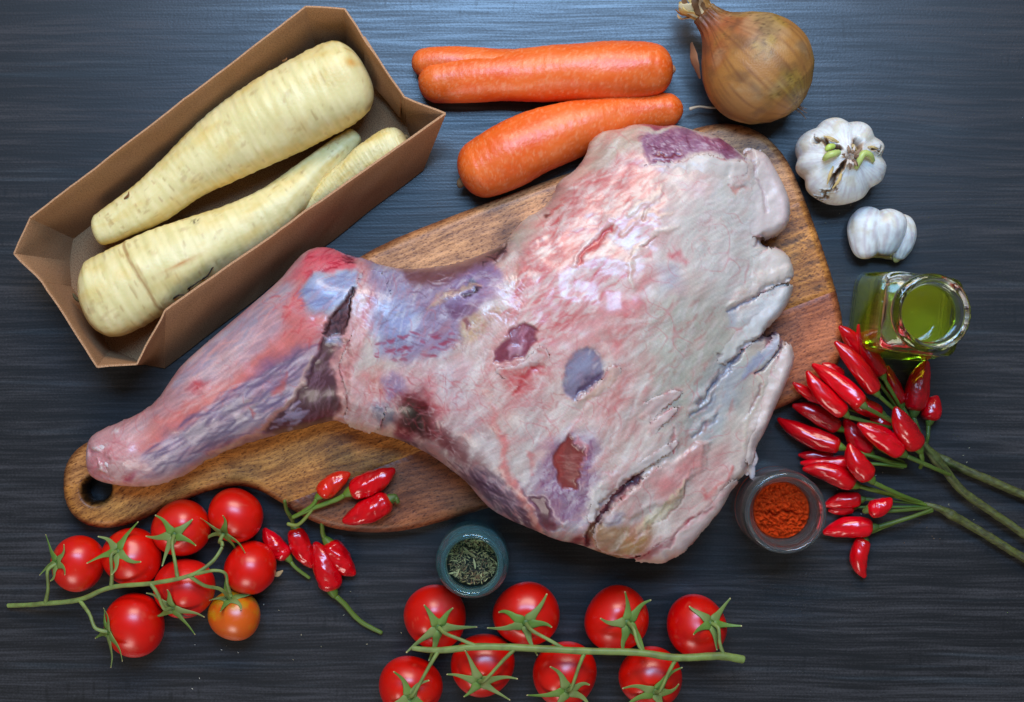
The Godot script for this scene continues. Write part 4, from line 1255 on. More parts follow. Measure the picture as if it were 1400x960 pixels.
func parsnips() -> void:
	var cream := lin(0.90, 0.83, 0.585)
	var yellow := lin(0.85, 0.695, 0.31)
	var brown := lin(0.60, 0.40, 0.19)
	var m := skin(0.48, {"sss": 0.05, "relief": noise_image(0.02, 4, 81), "depth": 0.012, "tile": 40.0})
	var sets := [
		["big pale parsnip lying along the back wall of the cardboard tray", [[128, 317, 20, 0.022], [150, 309, 24, 0.022], [205, 277, 31, 0.022], [246, 244, 36, 0.021], [282, 217, 44, 0.021], [345, 178, 54, 0.0225], [410, 141, 59, 0.0235], [462, 114, 58, 0.0235], [500, 94, 50, 0.023]], 0.55, 0.65, 1.0],
		["pale parsnip with a dark ring, its thick end at the open corner of the tray", [[116, 416, 46, 0.021], [142, 408, 56, 0.022], [172, 393, 58, 0.022], [216, 369, 54, 0.021], [270, 343, 47, 0.019], [325, 316, 39, 0.017], [379, 284, 32, 0.015], [428, 239, 25, 0.012], [468, 202, 18, 0.010], [489, 182, 12, 0.010]], 0.75, 0.7, 5.0],
		["small parsnip half hidden by the front wall of the tray", [[412, 292, 6, 0.013], [438, 268, 12, 0.016], [470, 242, 18, 0.018], [506, 217, 24, 0.019], [536, 201, 26, 0.019], [557, 192, 21, 0.019]], 0.8, 0.8, 9.0]]
	for s in sets:
		var pts := []
		var rad := []
		var first: Array = s[1][0]
		var t := thing("parsnip", s[0], "parsnip", spot(first[0], first[1], 0.0015), "parsnips in the cardboard tray")
		for q in s[1]:
			pts.append(at(q[0], q[1], q[3]))
			rad.append(wide(q[2], q[3]))
		var sd: float = s[4]
		var band: bool = sd == 5.0
		var col := func(u: float, a: float, p: Vector3) -> Color:
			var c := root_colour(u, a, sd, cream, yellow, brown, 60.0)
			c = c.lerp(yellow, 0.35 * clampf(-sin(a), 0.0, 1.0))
			if band:
				var wob := 0.006 * fine_noise.get_noise_2d(cos(a) * 1.5, sin(a) * 1.5)
				c = c.lerp(brown, 0.7 * smoothstep(0.0075, 0.002, absf(u - 0.205 - wob)))
				c = c.lerp(lin(0.75, 0.48, 0.22), 0.6 * bump(u, a, 0.33, 1.3, 0.06) + 0.5 * bump(u, a, 0.33, 1.3, 0.02))
				c = c.lerp(lin(0.20, 0.12, 0.07), 0.85 * clampf(bump(u, a * 0.08, 0.42, 2.35 * 0.08, 0.012) * (0.5 + 1.5 * fine_noise.get_noise_2d(u * 220.0, a * 14.0)), 0.0, 1.0))
			elif sd == 1.0:
				c = c.lerp(lin(0.84, 0.55, 0.20), 0.7 * bump(u, a * 0.1, 0.965, 0.17, 0.012) + 0.25 * clampf(2.0 * soft_noise.get_noise_2d(u * 8.0, a), 0.0, 1.0) * smoothstep(0.85, 1.0, u))
				c = c.lerp(lin(0.52, 0.34, 0.20), 0.7 * bump(u, a * 0.1, 0.95, 0.03, 0.012))
			else:
				c = c.lerp(lin(0.80, 0.55, 0.25), 0.5 * smoothstep(0.93, 1.0, u))
			return c
		var def := func(u: float, a: float) -> float:
			return 1.0 + 0.05 * fine_noise.get_noise_3d(u * 4.0 + sd, cos(a) * 0.9, sin(a) * 0.9) + 0.016 * fine_noise.get_noise_3d(u * 46.0 + sd, cos(a) * 0.6, sin(a) * 0.6) + 0.010 * soft_noise.get_noise_3d(u * 20.0, cos(a) * 2.0, sin(a) * 2.0) - (0.005 * smoothstep(0.008, 0.0, absf(u - 0.205)) if band else 0.0)
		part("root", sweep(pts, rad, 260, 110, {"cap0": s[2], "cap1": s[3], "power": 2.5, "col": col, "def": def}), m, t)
		var bark := skin(0.8)
		# thin dark rootlets and the trimmed crown
		if band:
			for k in 3:
				var x := 236.0 + k * 19.0
				var y := 409.0 - k * 13.0
				var z := 0.0285 - k * 0.0008
				part("rootlet", sweep([at(x, y, z), at(x + 10, y - 6, z + 0.004), at(x + 18, y - 5 - k * 7, z + 0.003), at(x + 24, y - 14, z - 0.001)], [0.0005, 0.0004, 0.0003, 0.0002], 12, 6, {"c": lin(0.16, 0.10, 0.06)}), bark, t)
			part("crown_stub", sweep([at(112, 412, 0.020), at(104, 408, 0.021), at(100, 401, 0.022)], [0.0012, 0.001, 0.0006], 10, 8, {"c": lin(0.35, 0.30, 0.18)}), bark, t)
		elif sd == 1.0:
			for q in [[170, 272, 176, 262], [386, 84, 392, 79]]:
				part("rootlet", sweep([at(q[0], q[1], 0.030), at((q[0] + q[2]) * 0.5 + 2, (q[1] + q[3]) * 0.5, 0.032), at(q[2], q[3], 0.031)], [0.0006, 0.0005, 0.0002], 10, 6, {"c": lin(0.50, 0.33, 0.18)}), bark, t)
		else:
			part("crown_stub", sweep([at(548, 191, 0.020), at(555, 187, 0.021), at(558, 190, 0.020)], [0.0016, 0.0012, 0.0005], 10, 8, {"c": lin(0.55, 0.42, 0.25)}), bark, t)


func carrots() -> void:
	var orange := lin(0.93, 0.43, 0.16)
	var deep := lin(0.90, 0.34, 0.07)
	var pale := lin(0.95, 0.62, 0.42)
	var m := skin(0.40, {"sss": 0.06, "coat": 0.12, "coat_rough": 0.3, "relief": noise_image(0.02, 4, 91), "depth": 0.012, "tile": 40.0})
	var def := func(u: float, a: float) -> float:
		return 1.0 + 0.045 * fine_noise.get_noise_3d(u * 4.0, cos(a) * 0.8, sin(a) * 0.8) + 0.008 * fine_noise.get_noise_3d(u * 36.0, cos(a) * 0.8, sin(a) * 0.8) + 0.006 * soft_noise.get_noise_3d(u * 22.0, cos(a) * 2.0, sin(a) * 2.0)
	var col := func(u: float, a: float, p: Vector3) -> Color:
		var c := orange.lerp(deep, clampf(0.5 + soft_noise.get_noise_3d(u * 4.0 + 2.0, cos(a), sin(a)), 0.0, 1.0))
		var dash := fine_noise.get_noise_3d(u * 75.0, cos(a) * 4.5, sin(a) * 4.5)
		c = c.lerp(pale, clampf((dash - 0.42) * 1.6, 0.0, 0.38))
		c = c.lerp(pale, clampf(0.8 * soft_noise.get_noise_3d(u * 30.0 + 40.0, cos(a) * 5.0, sin(a) * 5.0) - 0.10, 0.0, 0.2))
		return c
	var t := thing("carrot", "forked orange carrot with two blunt prongs, above the other carrot", "carrot", spot(740, 100), "carrots beside the onion")
	part("root", sweep([at(572, 114, 0.0115), at(600, 112, 0.0115), at(650, 108, 0.0125), at(700, 104, 0.0135), at(760, 100, 0.014), at(830, 97, 0.0148), at(880, 95.5, 0.0148), at(920, 95, 0.0148)], [wide(25), wide(28.5), wide(31), wide(34), wide(37.5), wide(39.5), wide(38), wide(31)], 220, 90, {"cap0": 0.9, "cap1": 0.75, "col": col, "def": def}), m, t)
	part("prong", sweep([at(563, 88, 0.011), at(590, 86, 0.0115), at(640, 87, 0.0125), at(700, 94, 0.0138), at(740, 98, 0.014)], [wide(17), wide(20.5), wide(22), wide(26), wide(28)], 120, 70, {"cap0": 0.9, "cap1": 0.9, "col": col, "def": def}), m, t)
	part("crown_stub", sweep([at(914, 95, 0.0145), at(920, 95.5, 0.0147), at(924, 96, 0.0149)], [0.0034, 0.0026, 0.0014], 12, 14, {"c": lin(0.72, 0.50, 0.34)}), skin(0.8), t)
	t = thing("carrot", "plump orange carrot with a single blunt end, leaning against the chopping board", "carrot", spot(780, 200), "carrots beside the onion")
	part("root", sweep([at(630, 245, 0.0165), at(662, 230, 0.0165), at(700, 211, 0.0170), at(750, 188, 0.0165), at(800, 172, 0.0145), at(850, 160, 0.0125), at(890, 153, 0.0110), at(918, 150, 0.0105), at(934, 149, 0.0105)], [wide(34), wide(40), wide(43.5), wide(41), wide(36), wide(30), wide(25.5), wide(22.5), wide(17)], 220, 90, {"cap0": 0.75, "cap1": 1.0, "col": col, "def": def}), m, t)
	part("crown_stub", sweep([at(640, 244, 0.012), at(631, 250, 0.012), at(628, 257, 0.011)], [0.003, 0.0026, 0.0012], 12, 14, {"c": lin(0.52, 0.40, 0.26)}), skin(0.8), t)
	part("root_tip", sweep([at(942, 149.5, 0.010), at(956, 146, 0.0085), at(970, 147.5, 0.008), at(984, 147.5, 0.0075)], [0.0010, 0.0006, 0.0006, 0.0004], 14, 8, {"c": lin(0.74, 0.66, 0.55)}), skin(0.7), t)


# ---------------------------------------------------------------- onion and garlic

func onion() -> void:
	var t := thing("onion", "brown-skinned onion with a dry papery neck at the top of the table", "onion", spot(1035, 92))
	var r := wide(77.0, 0.029)
	var axis := Vector3(-0.715, 0.10, -0.69).normalized()
	var c0 := at(1035, 92, 0.0292)
	var ys := [-1.03, -0.97, -0.86, -0.62, -0.25, 0.15, 0.5, 0.76, 0.95, 1.1, 1.26, 1.40]
	var rs := [0.10, 0.28, 0.52, 0.80, 0.985, 0.985, 0.84, 0.62, 0.42, 0.29, 0.23, 0.22]
	var pts := []
	var rad := []
	for k in ys.size():
		pts.append(c0 + axis * r * ys[k] + Vector3(0, 0.0012 * maxf(0.0, ys[k] - 0.9), 0))
		rad.append(rs[k] * r)
	var col := func(u: float, a: float, p: Vector3) -> Color:
		var n1 := soft_noise.get_noise_3d(p.x * 40.0, p.y * 40.0, p.z * 40.0)
		var n2 := soft_noise.get_noise_3d(p.x * 60.0 + 9.0, p.y * 60.0, p.z * 60.0)
		var n3 := soft_noise.get_noise_3d(p.x * 26.0 + 30.0, p.y * 26.0, p.z * 26.0)
		var vein := fine_noise.get_noise_2d(a * 15.0, u * 1.6)
		var c := lin(0.66, 0.45, 0.22).lerp(lin(0.60, 0.32, 0.17), smoothstep(0.5, 0.85, u + 0.3 * n1))
		c = c.lerp(lin(0.60, 0.49, 0.20), smoothstep(-0.15, 0.3, n3 + 0.3 * (0.5 - u)) * 0.75)
		c = c.lerp(lin(0.74, 0.60, 0.42), smoothstep(0.0, 0.45, n1) * 0.5)
		c = c.lerp(lin(0.36, 0.25, 0.17), smoothstep(-0.05, 0.45, n2) * 0.52)
		c = c.lerp(lin(0.42, 0.24, 0.14), clampf((vein - 0.1) * 0.9, 0.0, 0.55))
		var dirt := soft_noise.get_noise_3d(p.x * 380.0, p.y * 380.0, p.z * 380.0)
		c = c.lerp(lin(0.20, 0.13, 0.09), clampf((dirt - 0.12) * 1.8, 0.0, 0.6) * smoothstep(-0.25, 0.15, n3))
		return c.lerp(lin(0.30, 0.17, 0.12), smoothstep(0.84, 0.93, u) * 0.45)
	var def := func(u: float, a: float) -> float:
		return 1.0 + 0.02 * fine_noise.get_noise_2d(cos(a) * 1.2 + 4.0, sin(a) * 1.2 + u) + 0.004 * fine_noise.get_noise_2d(a * 9.0, u * 2.0) + smoothstep(0.82, 0.95, u) * 0.16 * fine_noise.get_noise_2d(a * 2.6, u * 2.0)
	part("bulb", sweep(pts, rad, 150, 120, {"cap0": 0.6, "cap1": 0.3, "col": col, "def": def}), skin(0.50, {"relief": noise_image(0.03, 4, 101), "depth": 0.012, "tile": 45.0}), t)
	# ragged dry scales at the cut neck
	var tip := c0 + axis * r * 1.36
	var side := axis.cross(Vector3.UP).normalized()
	var papers := [lin(0.82, 0.70, 0.42), lin(0.62, 0.44, 0.22), lin(0.74, 0.62, 0.46), lin(0.42, 0.28, 0.16), lin(0.80, 0.72, 0.55)]
	var husk := skin(0.7, {"glow_through": Color(0.25, 0.18, 0.1)})
	for k in 13:
		var a := TAU * k / 13.0 + 0.3
		var out := side * cos(a) + Vector3.UP * sin(a)
		var bend := rng.randf_range(0.15, 1.3)
		var l := r * rng.randf_range(0.16, 0.34)
		var lean := side * rng.randf_range(-0.5, 1.2)
		part("neck_scale", sweep([tip + out * r * 0.15 - axis * r * 0.12, tip + out * r * 0.2 + axis * l * 0.4, tip + out * r * (0.22 + 0.2 * bend) + axis * l + lean * l * 0.4, tip + out * r * (0.2 + 0.28 * bend) + axis * l * 1.5 + lean * l], [r * 0.08, r * 0.11, r * 0.08, r * 0.03], 16, 12, {"flat": 0.16, "up": out, "c": papers[k % 5], "def": func(u, b): return 1.0 + 0.4 * soft_noise.get_noise_2d(u * 6.0 + k * 3.0, b)}), husk, t)
	part("loose_skin", sweep([at(945, 58, 0.020), at(949, 80, 0.024), at(957, 108, 0.020)], [wide(2.5), wide(7), wide(2)], 20, 14, {"flat": 0.12, "up": Vector3(-0.75, 0.6, 0.1), "c": lin(0.60, 0.40, 0.26), "def": func(u, b): return 1.0 + 0.35 * soft_noise.get_noise_2d(u * 5.0, b)}), husk, t)
	for k in 7:
		var o := Vector3(rng.randf_range(-1, 1), rng.randf_range(-0.3, 1), rng.randf_range(-1, 1)) * r * 0.06
		var e := c0 - axis * r * 1.0 + o
		part("rootlet", sweep([e, e - axis * 0.002 + o * 0.4, e - axis * 0.004 + o * 1.2], [0.0004, 0.0003, 0.0002], 8, 5, {"c": lin(0.42, 0.30, 0.2)}), husk, t)


func clove_colour(seed_: float) -> Callable:
	return func(u: float, a: float, p: Vector3) -> Color:
		var c := lin(0.89, 0.90, 0.885)
		var vein := fine_noise.get_noise_2d(a * 7.0 + seed_, u * 1.6)
		c = c.lerp(lin(0.74, 0.67, 0.69), clampf(vein * 1.4, 0.0, 0.6))
		c = c.lerp(lin(0.84, 0.79, 0.66), 0.55 * smoothstep(0.15, 0.5, soft_noise.get_noise_3d(p.x * 90.0, p.y * 90.0, p.z * 90.0)))
		return c.lerp(lin(0.66, 0.50, 0.30), 0.75 * smoothstep(0.93, 1.0, u))


func garlic() -> void:
	var t := thing("garlic_bulb", "whole white garlic bulb with split skin and green sprouts", "garlic", spot(1138, 226))
	var r := wide(65.0, 0.018)
	var white := skin(0.42, {"sss": 0.06, "relief": noise_image(0.02, 3, 111), "depth": 0.008, "tile": 40.0, "fleck": flecks(0.012, 112, Color(0.92, 0.90, 0.88))})
	# one skin over the cloves: a furrow at each angle (degrees), its depth and its breadth; three of them have split open
	var furrows := [[-82, 0.10, 0.20], [-40, 0.10, 0.20], [-8, 0.11, 0.16], [44, 0.09, 0.22], [152, 0.11, 0.2], [-176, 0.10, 0.2], [-125, 0.09, 0.2]]
	var splits := [[116, 0.34, 0.075, 0.15, 1.60], [-146, 0.30, 0.085, 0.25, 0.95], [-14, 0.10, 0.05, 0.60, 1.0], [-52, 0.24, 0.16, 0.22, 0.48]]
	var nu := 90
	var nv := 180
	var v := PackedVector3Array()
	var col := PackedColorArray()
	var idx := PackedInt32Array()
	for i in nu + 1:
		var th := PI * i / nu
		for j in nv:
			var a := TAU * j / nv
			var k := 1.0 + 0.02 * fine_noise.get_noise_2d(cos(a) * 1.3 + 3.0, sin(a) * 1.3 + th * 0.5)
			var band := sin(th)
			for q in furrows:
				var da := absf(angle_difference(a, deg_to_rad(q[0]) + 0.10 * sin(th * 2.0)))
				k -= q[1] * (exp(-pow(da / q[2], 2.0)) + 0.5 * exp(-da / q[2] * 0.7)) * band * smoothstep(0.05, 0.7, th) * 0.8
			var c := lin(0.90, 0.905, 0.885)
			var vein := fine_noise.get_noise_2d(a * 11.0, th * 1.3)
			c = c.lerp(lin(0.78, 0.72, 0.74), clampf(vein * 1.0, 0.0, 0.45))
			c = c.lerp(lin(0.82, 0.77, 0.64), 0.6 * smoothstep(0.0, 0.45, soft_noise.get_noise_3d(sin(th) * cos(a) * 1.5, cos(th) * 1.5, sin(th) * sin(a) * 1.5)))
			for q in splits:
				var da := angle_difference(a, deg_to_rad(q[0]) + 0.16 * fine_noise.get_noise_2d(th * 2.6, q[0]) + 0.05 * fine_noise.get_noise_2d(th * 14.0, q[0]))
				var inside_ := smoothstep(q[3] - 0.10, q[3] + 0.08, th) * smoothstep(q[4] + 0.10, q[4] - 0.14, th)
				var w: float = q[2] / maxf(sin(th), 0.25) * 0.75
				var g := smoothstep(w, w * 0.45, absf(da)) * inside_
				k -= q[1] * g
				k += 0.035 * inside_ * exp(-pow((absf(da) - w * 1.3) / (w * 0.5), 2.0))
				c = c.lerp(lin(0.64, 0.46, 0.22), 0.85 * inside_ * smoothstep(w * 1.5, w * 0.9, absf(da)))
				c = c.lerp(lin(0.24, 0.15, 0.08), g * 0.9)
			c = c.lerp(lin(0.52, 0.40, 0.30), 0.8 * smoothstep(0.20, 0.06, th + 0.05 * fine_noise.get_noise_2d(a * 3.0, 2.0)))
			var y := cos(th) * 0.80 + 0.10 * exp(-pow(th / 0.22, 2.0))
			v.append(Vector3(sin(th) * cos(a) * r * k, r * 0.78 + y * r * lerpf(1.0, k, 0.7), sin(th) * sin(a) * r * k * 0.93))
			col.append(c)
	for i in nu:
		for j in nv:
			var q := i * nv + j
			var q2 := i * nv + (j + 1) % nv
			idx.append_array([q, q2, q2 + nv, q, q2 + nv, q + nv])
	part("bulb", mesh_of(v, idx, col), white, t)
	var dry := skin(0.75)
	for k in 16:
		var a := rng.randf_range(0, TAU)
		var out := Vector3(cos(a), 0, sin(a))
		var l := r * rng.randf_range(0.12, 0.3)
		var base := Vector3(0.02 * r, 1.63 * r, 0.03 * r) + out * r * 0.06
		part("neck_fibre", sweep([base, base + out * l * 0.5 + Vector3(0, r * 0.10, 0), base + out * l + Vector3(0, rng.randf_range(-0.06, 0.12) * r, 0)], [r * 0.035, r * 0.03, r * 0.012], 10, 8, {"flat": 0.4, "c": [lin(0.58, 0.46, 0.36), lin(0.80, 0.74, 0.68), lin(0.42, 0.31, 0.24)][k % 3]}), dry, t)
	# torn edges of dry skin standing up along the splits
	var torn := skin(0.6, {"glow_through": Color(0.3, 0.25, 0.15)})
	for q in [[1126, 186, 1138, 190, 1150, 197, 2.0], [1152, 232, 1147, 246, 1138, 258, 2.2], [1160, 196, 1167, 200, 1172, 206, 2.4], [1186, 201, 1194, 201, 1200, 204, 1.6], [1141, 224, 1135, 238, 1131, 252, 2.0]]:
		part("torn_skin", sweep([at(q[0], q[1], 0.0365), at(q[2], q[3], 0.0385), at(q[4], q[5], 0.0365)], [wide(q[6] * 0.4), wide(q[6]), wide(q[6] * 0.4)], 24, 10, {"flat": 0.3, "c": lin(0.78, 0.66, 0.42), "def": func(u, b): return 1.0 + 0.5 * soft_noise.get_noise_2d(u * 8.0, b + q[0])}), torn, t)
	var shoot := skin(0.4, {"sss": 0.1})
	var lime := lin(0.70, 0.75, 0.42)
	part("sprout", sweep([at(1148, 208, 0.0385), at(1141, 210, 0.0415), at(1132, 213, 0.0410), at(1126, 219, 0.0370)], [wide(3.5), wide(4.6), wide(4.6), wide(3)], 24, 14, {"c": lime}), shoot, t)
	part("sprout", sweep([at(1141, 200, 0.0385), at(1134, 201, 0.0405), at(1129, 206, 0.0390)], [wide(3.5), wide(4.0), wide(3)], 20, 14, {"c": lin(0.72, 0.80, 0.36)}), shoot, t)
	part("sprout", sweep([at(1170, 231, 0.0385), at(1175, 220, 0.0412), at(1181, 210, 0.0415), at(1189, 212, 0.0400), at(1194, 221, 0.0360)], [wide(3), wide(4.2), wide(4.6), wide(4.2), wide(3)], 26, 14, {"c": lime}), shoot, t)

	t = thing("garlic_cloves", "broken-off piece of garlic bulb, three white cloves still joined", "garlic", spot(1208, 318))
	var three := [[[1186, 354, 14], [1184, 336, 21], [1186, 310, 26], [1198, 286, 19]], [[1206, 350, 13], [1211, 328, 22], [1212, 307, 27], [1206, 287, 18]], [[1226, 356, 8], [1231, 336, 17], [1231, 315, 21], [1220, 296, 16]]]
	var kh := [0.0092, 0.0104, 0.0078]
	for k in 3:
		var pts := []
		var rad := []
		for s in three[k]:
			pts.append(at(s[0], s[1], kh[k] + 0.001 * (s[2] - 12) * 0.1))
			rad.append(wide(s[2]))
		part("clove", sweep(pts, rad, 60, 40, {"cap0": 0.8, "cap1": 1.0, "col": func(u, a, p): return clove_colour(30.0 + k).call(1.0 - u, a, p), "def": func(u, b): return 1.0 + 0.025 * fine_noise.get_noise_2d(cos(b) * 1.5 + k * 5.0, sin(b) * 1.5 + u * 3.0)}), white, t)
	part("base_plate", sweep([at(1180, 352, 0.006), at(1196, 347, 0.0075), at(1214, 349, 0.0075), at(1224, 354, 0.006)], [wide(3), wide(5), wide(5.5), wide(3)], 24, 14, {"flat": 0.6, "c": lin(0.70, 0.62, 0.42), "def": func(u, b): return 1.0 + 0.35 * soft_noise.get_noise_2d(u * 6.0, b)}), dry, t)
	part("dry_tail", sweep([at(1228, 346, 0.009), at(1226, 353, 0.0085), at(1224, 359, 0.007)], [wide(5), wide(5.5), wide(3.5)], 16, 12, {"flat": 0.6, "c": lin(0.70, 0.66, 0.40)}), dry, t)


# ---------------------------------------------------------------- glass

func glass(tint: Color, cloud := 0.0) -> StandardMaterial3D:
	var m := StandardMaterial3D.new()
	m.refraction_enabled = true
	m.refraction_scale = 0.05
	m.transparency = BaseMaterial3D.TRANSPARENCY_ALPHA
	m.albedo_color = Color(tint.r, tint.g, tint.b, cloud)
	m.roughness = 0.02
	m.metallic_specular = 0.5
	return m


# Stacked rounded squares: [half side, height, corner roundness 0..1]; first and last close on the axis.
func squared(rings: Array, turn: float, nv := 96) -> ArrayMesh:
	var v := PackedVector3Array()
	var idx := PackedInt32Array()
	var n := rings.size()
	for i in n:
		var q: Vector3 = rings[i]
		if i == 0 or i == n - 1:
			v.append(Vector3(0, q.y, 0))
			continue
		for j in nv:
			var a := TAU * j / nv
			var e := lerpf(7.0, 2.0, q.z)
			var k := q.x / pow(pow(absf(cos(a)), e) + pow(absf(sin(a)), e), 1.0 / e)
			v.append(Vector3(cos(a + turn) * k, q.y, sin(a + turn) * k))
	for j in nv:
		var j2 := (j + 1) % nv
		idx.append_array([0, 1 + j, 1 + j2])
		for i in n - 3:
			var a := 1 + i * nv
			idx.append_array([a + j, a + nv + j, a + nv + j2, a + j, a + nv + j2, a + j2])
		var last := 1 + (n - 3) * nv
		idx.append_array([last + j, v.size() - 1, last + j2])
	return mesh_of(v, idx)


func rounded3(profile: Array, times := 2) -> Array:
	for k in times:
		var out := [profile[0]]
		for i in range(profile.size() - 1):
			out.append(profile[i].lerp(profile[i + 1], 0.2))
			out.append(profile[i].lerp(profile[i + 1], 0.8))
		out.append(profile[-1])
		profile = out
	return profile


func oil_jar() -> void:
	var turn := deg_to_rad(7.0)
	var t := thing("oil_jar", "small square glass jar with a round open neck, filled with green olive oil", "glass jar", spot(1219, 433))
	var w := 0.0198
	var b := 0.0220
	var shape := rounded3([Vector3(0, 0.0012, 0), Vector3(b * 0.8, 0.0008, 0), Vector3(b, 0.0006, 0), Vector3(b, 0.004, 0), Vector3(w, 0.050, 0), Vector3(w, 0.0575, 0.05), Vector3(w * 0.86, 0.0615, 0.6), Vector3(0.0162, 0.0635, 1), Vector3(0.0160, 0.068, 1), Vector3(0.0178, 0.0700, 1), Vector3(0.0190, 0.0725, 1), Vector3(0.0190, 0.0765, 1), Vector3(0.0165, 0.0780, 1), Vector3(0.0140, 0.0765, 1), Vector3(0.0136, 0.068, 1), Vector3(0.0140, 0.061, 1), Vector3(w * 0.80, 0.0560, 0.5), Vector3(w - 0.0026, 0.0510, 0.05), Vector3(b - 0.0028, 0.008, 0.05), Vector3(b - 0.004, 0.0050, 0.1), Vector3(0, 0.0060, 0)])
	part("jar", squared(shape, turn), glass(Color(0.97, 0.995, 0.985)), t)
	var fill := rounded3([Vector3(0, 0.0058, 0), Vector3(b - 0.0040, 0.0048, 0.1), Vector3(b - 0.0026, 0.008, 0.05), Vector3(w - 0.0024, 0.0470, 0.05), Vector3(w - 0.0030, 0.0490, 0.05), Vector3(0, 0.0488, 0.3)], 1)
	var o := part("olive_oil", squared(fill, turn), glass(Color(0.93, 0.96, 0.18), 0.17), self, spot(1219, 433))
	tag(o, "yellow-green olive oil filling the square glass jar", "oil")


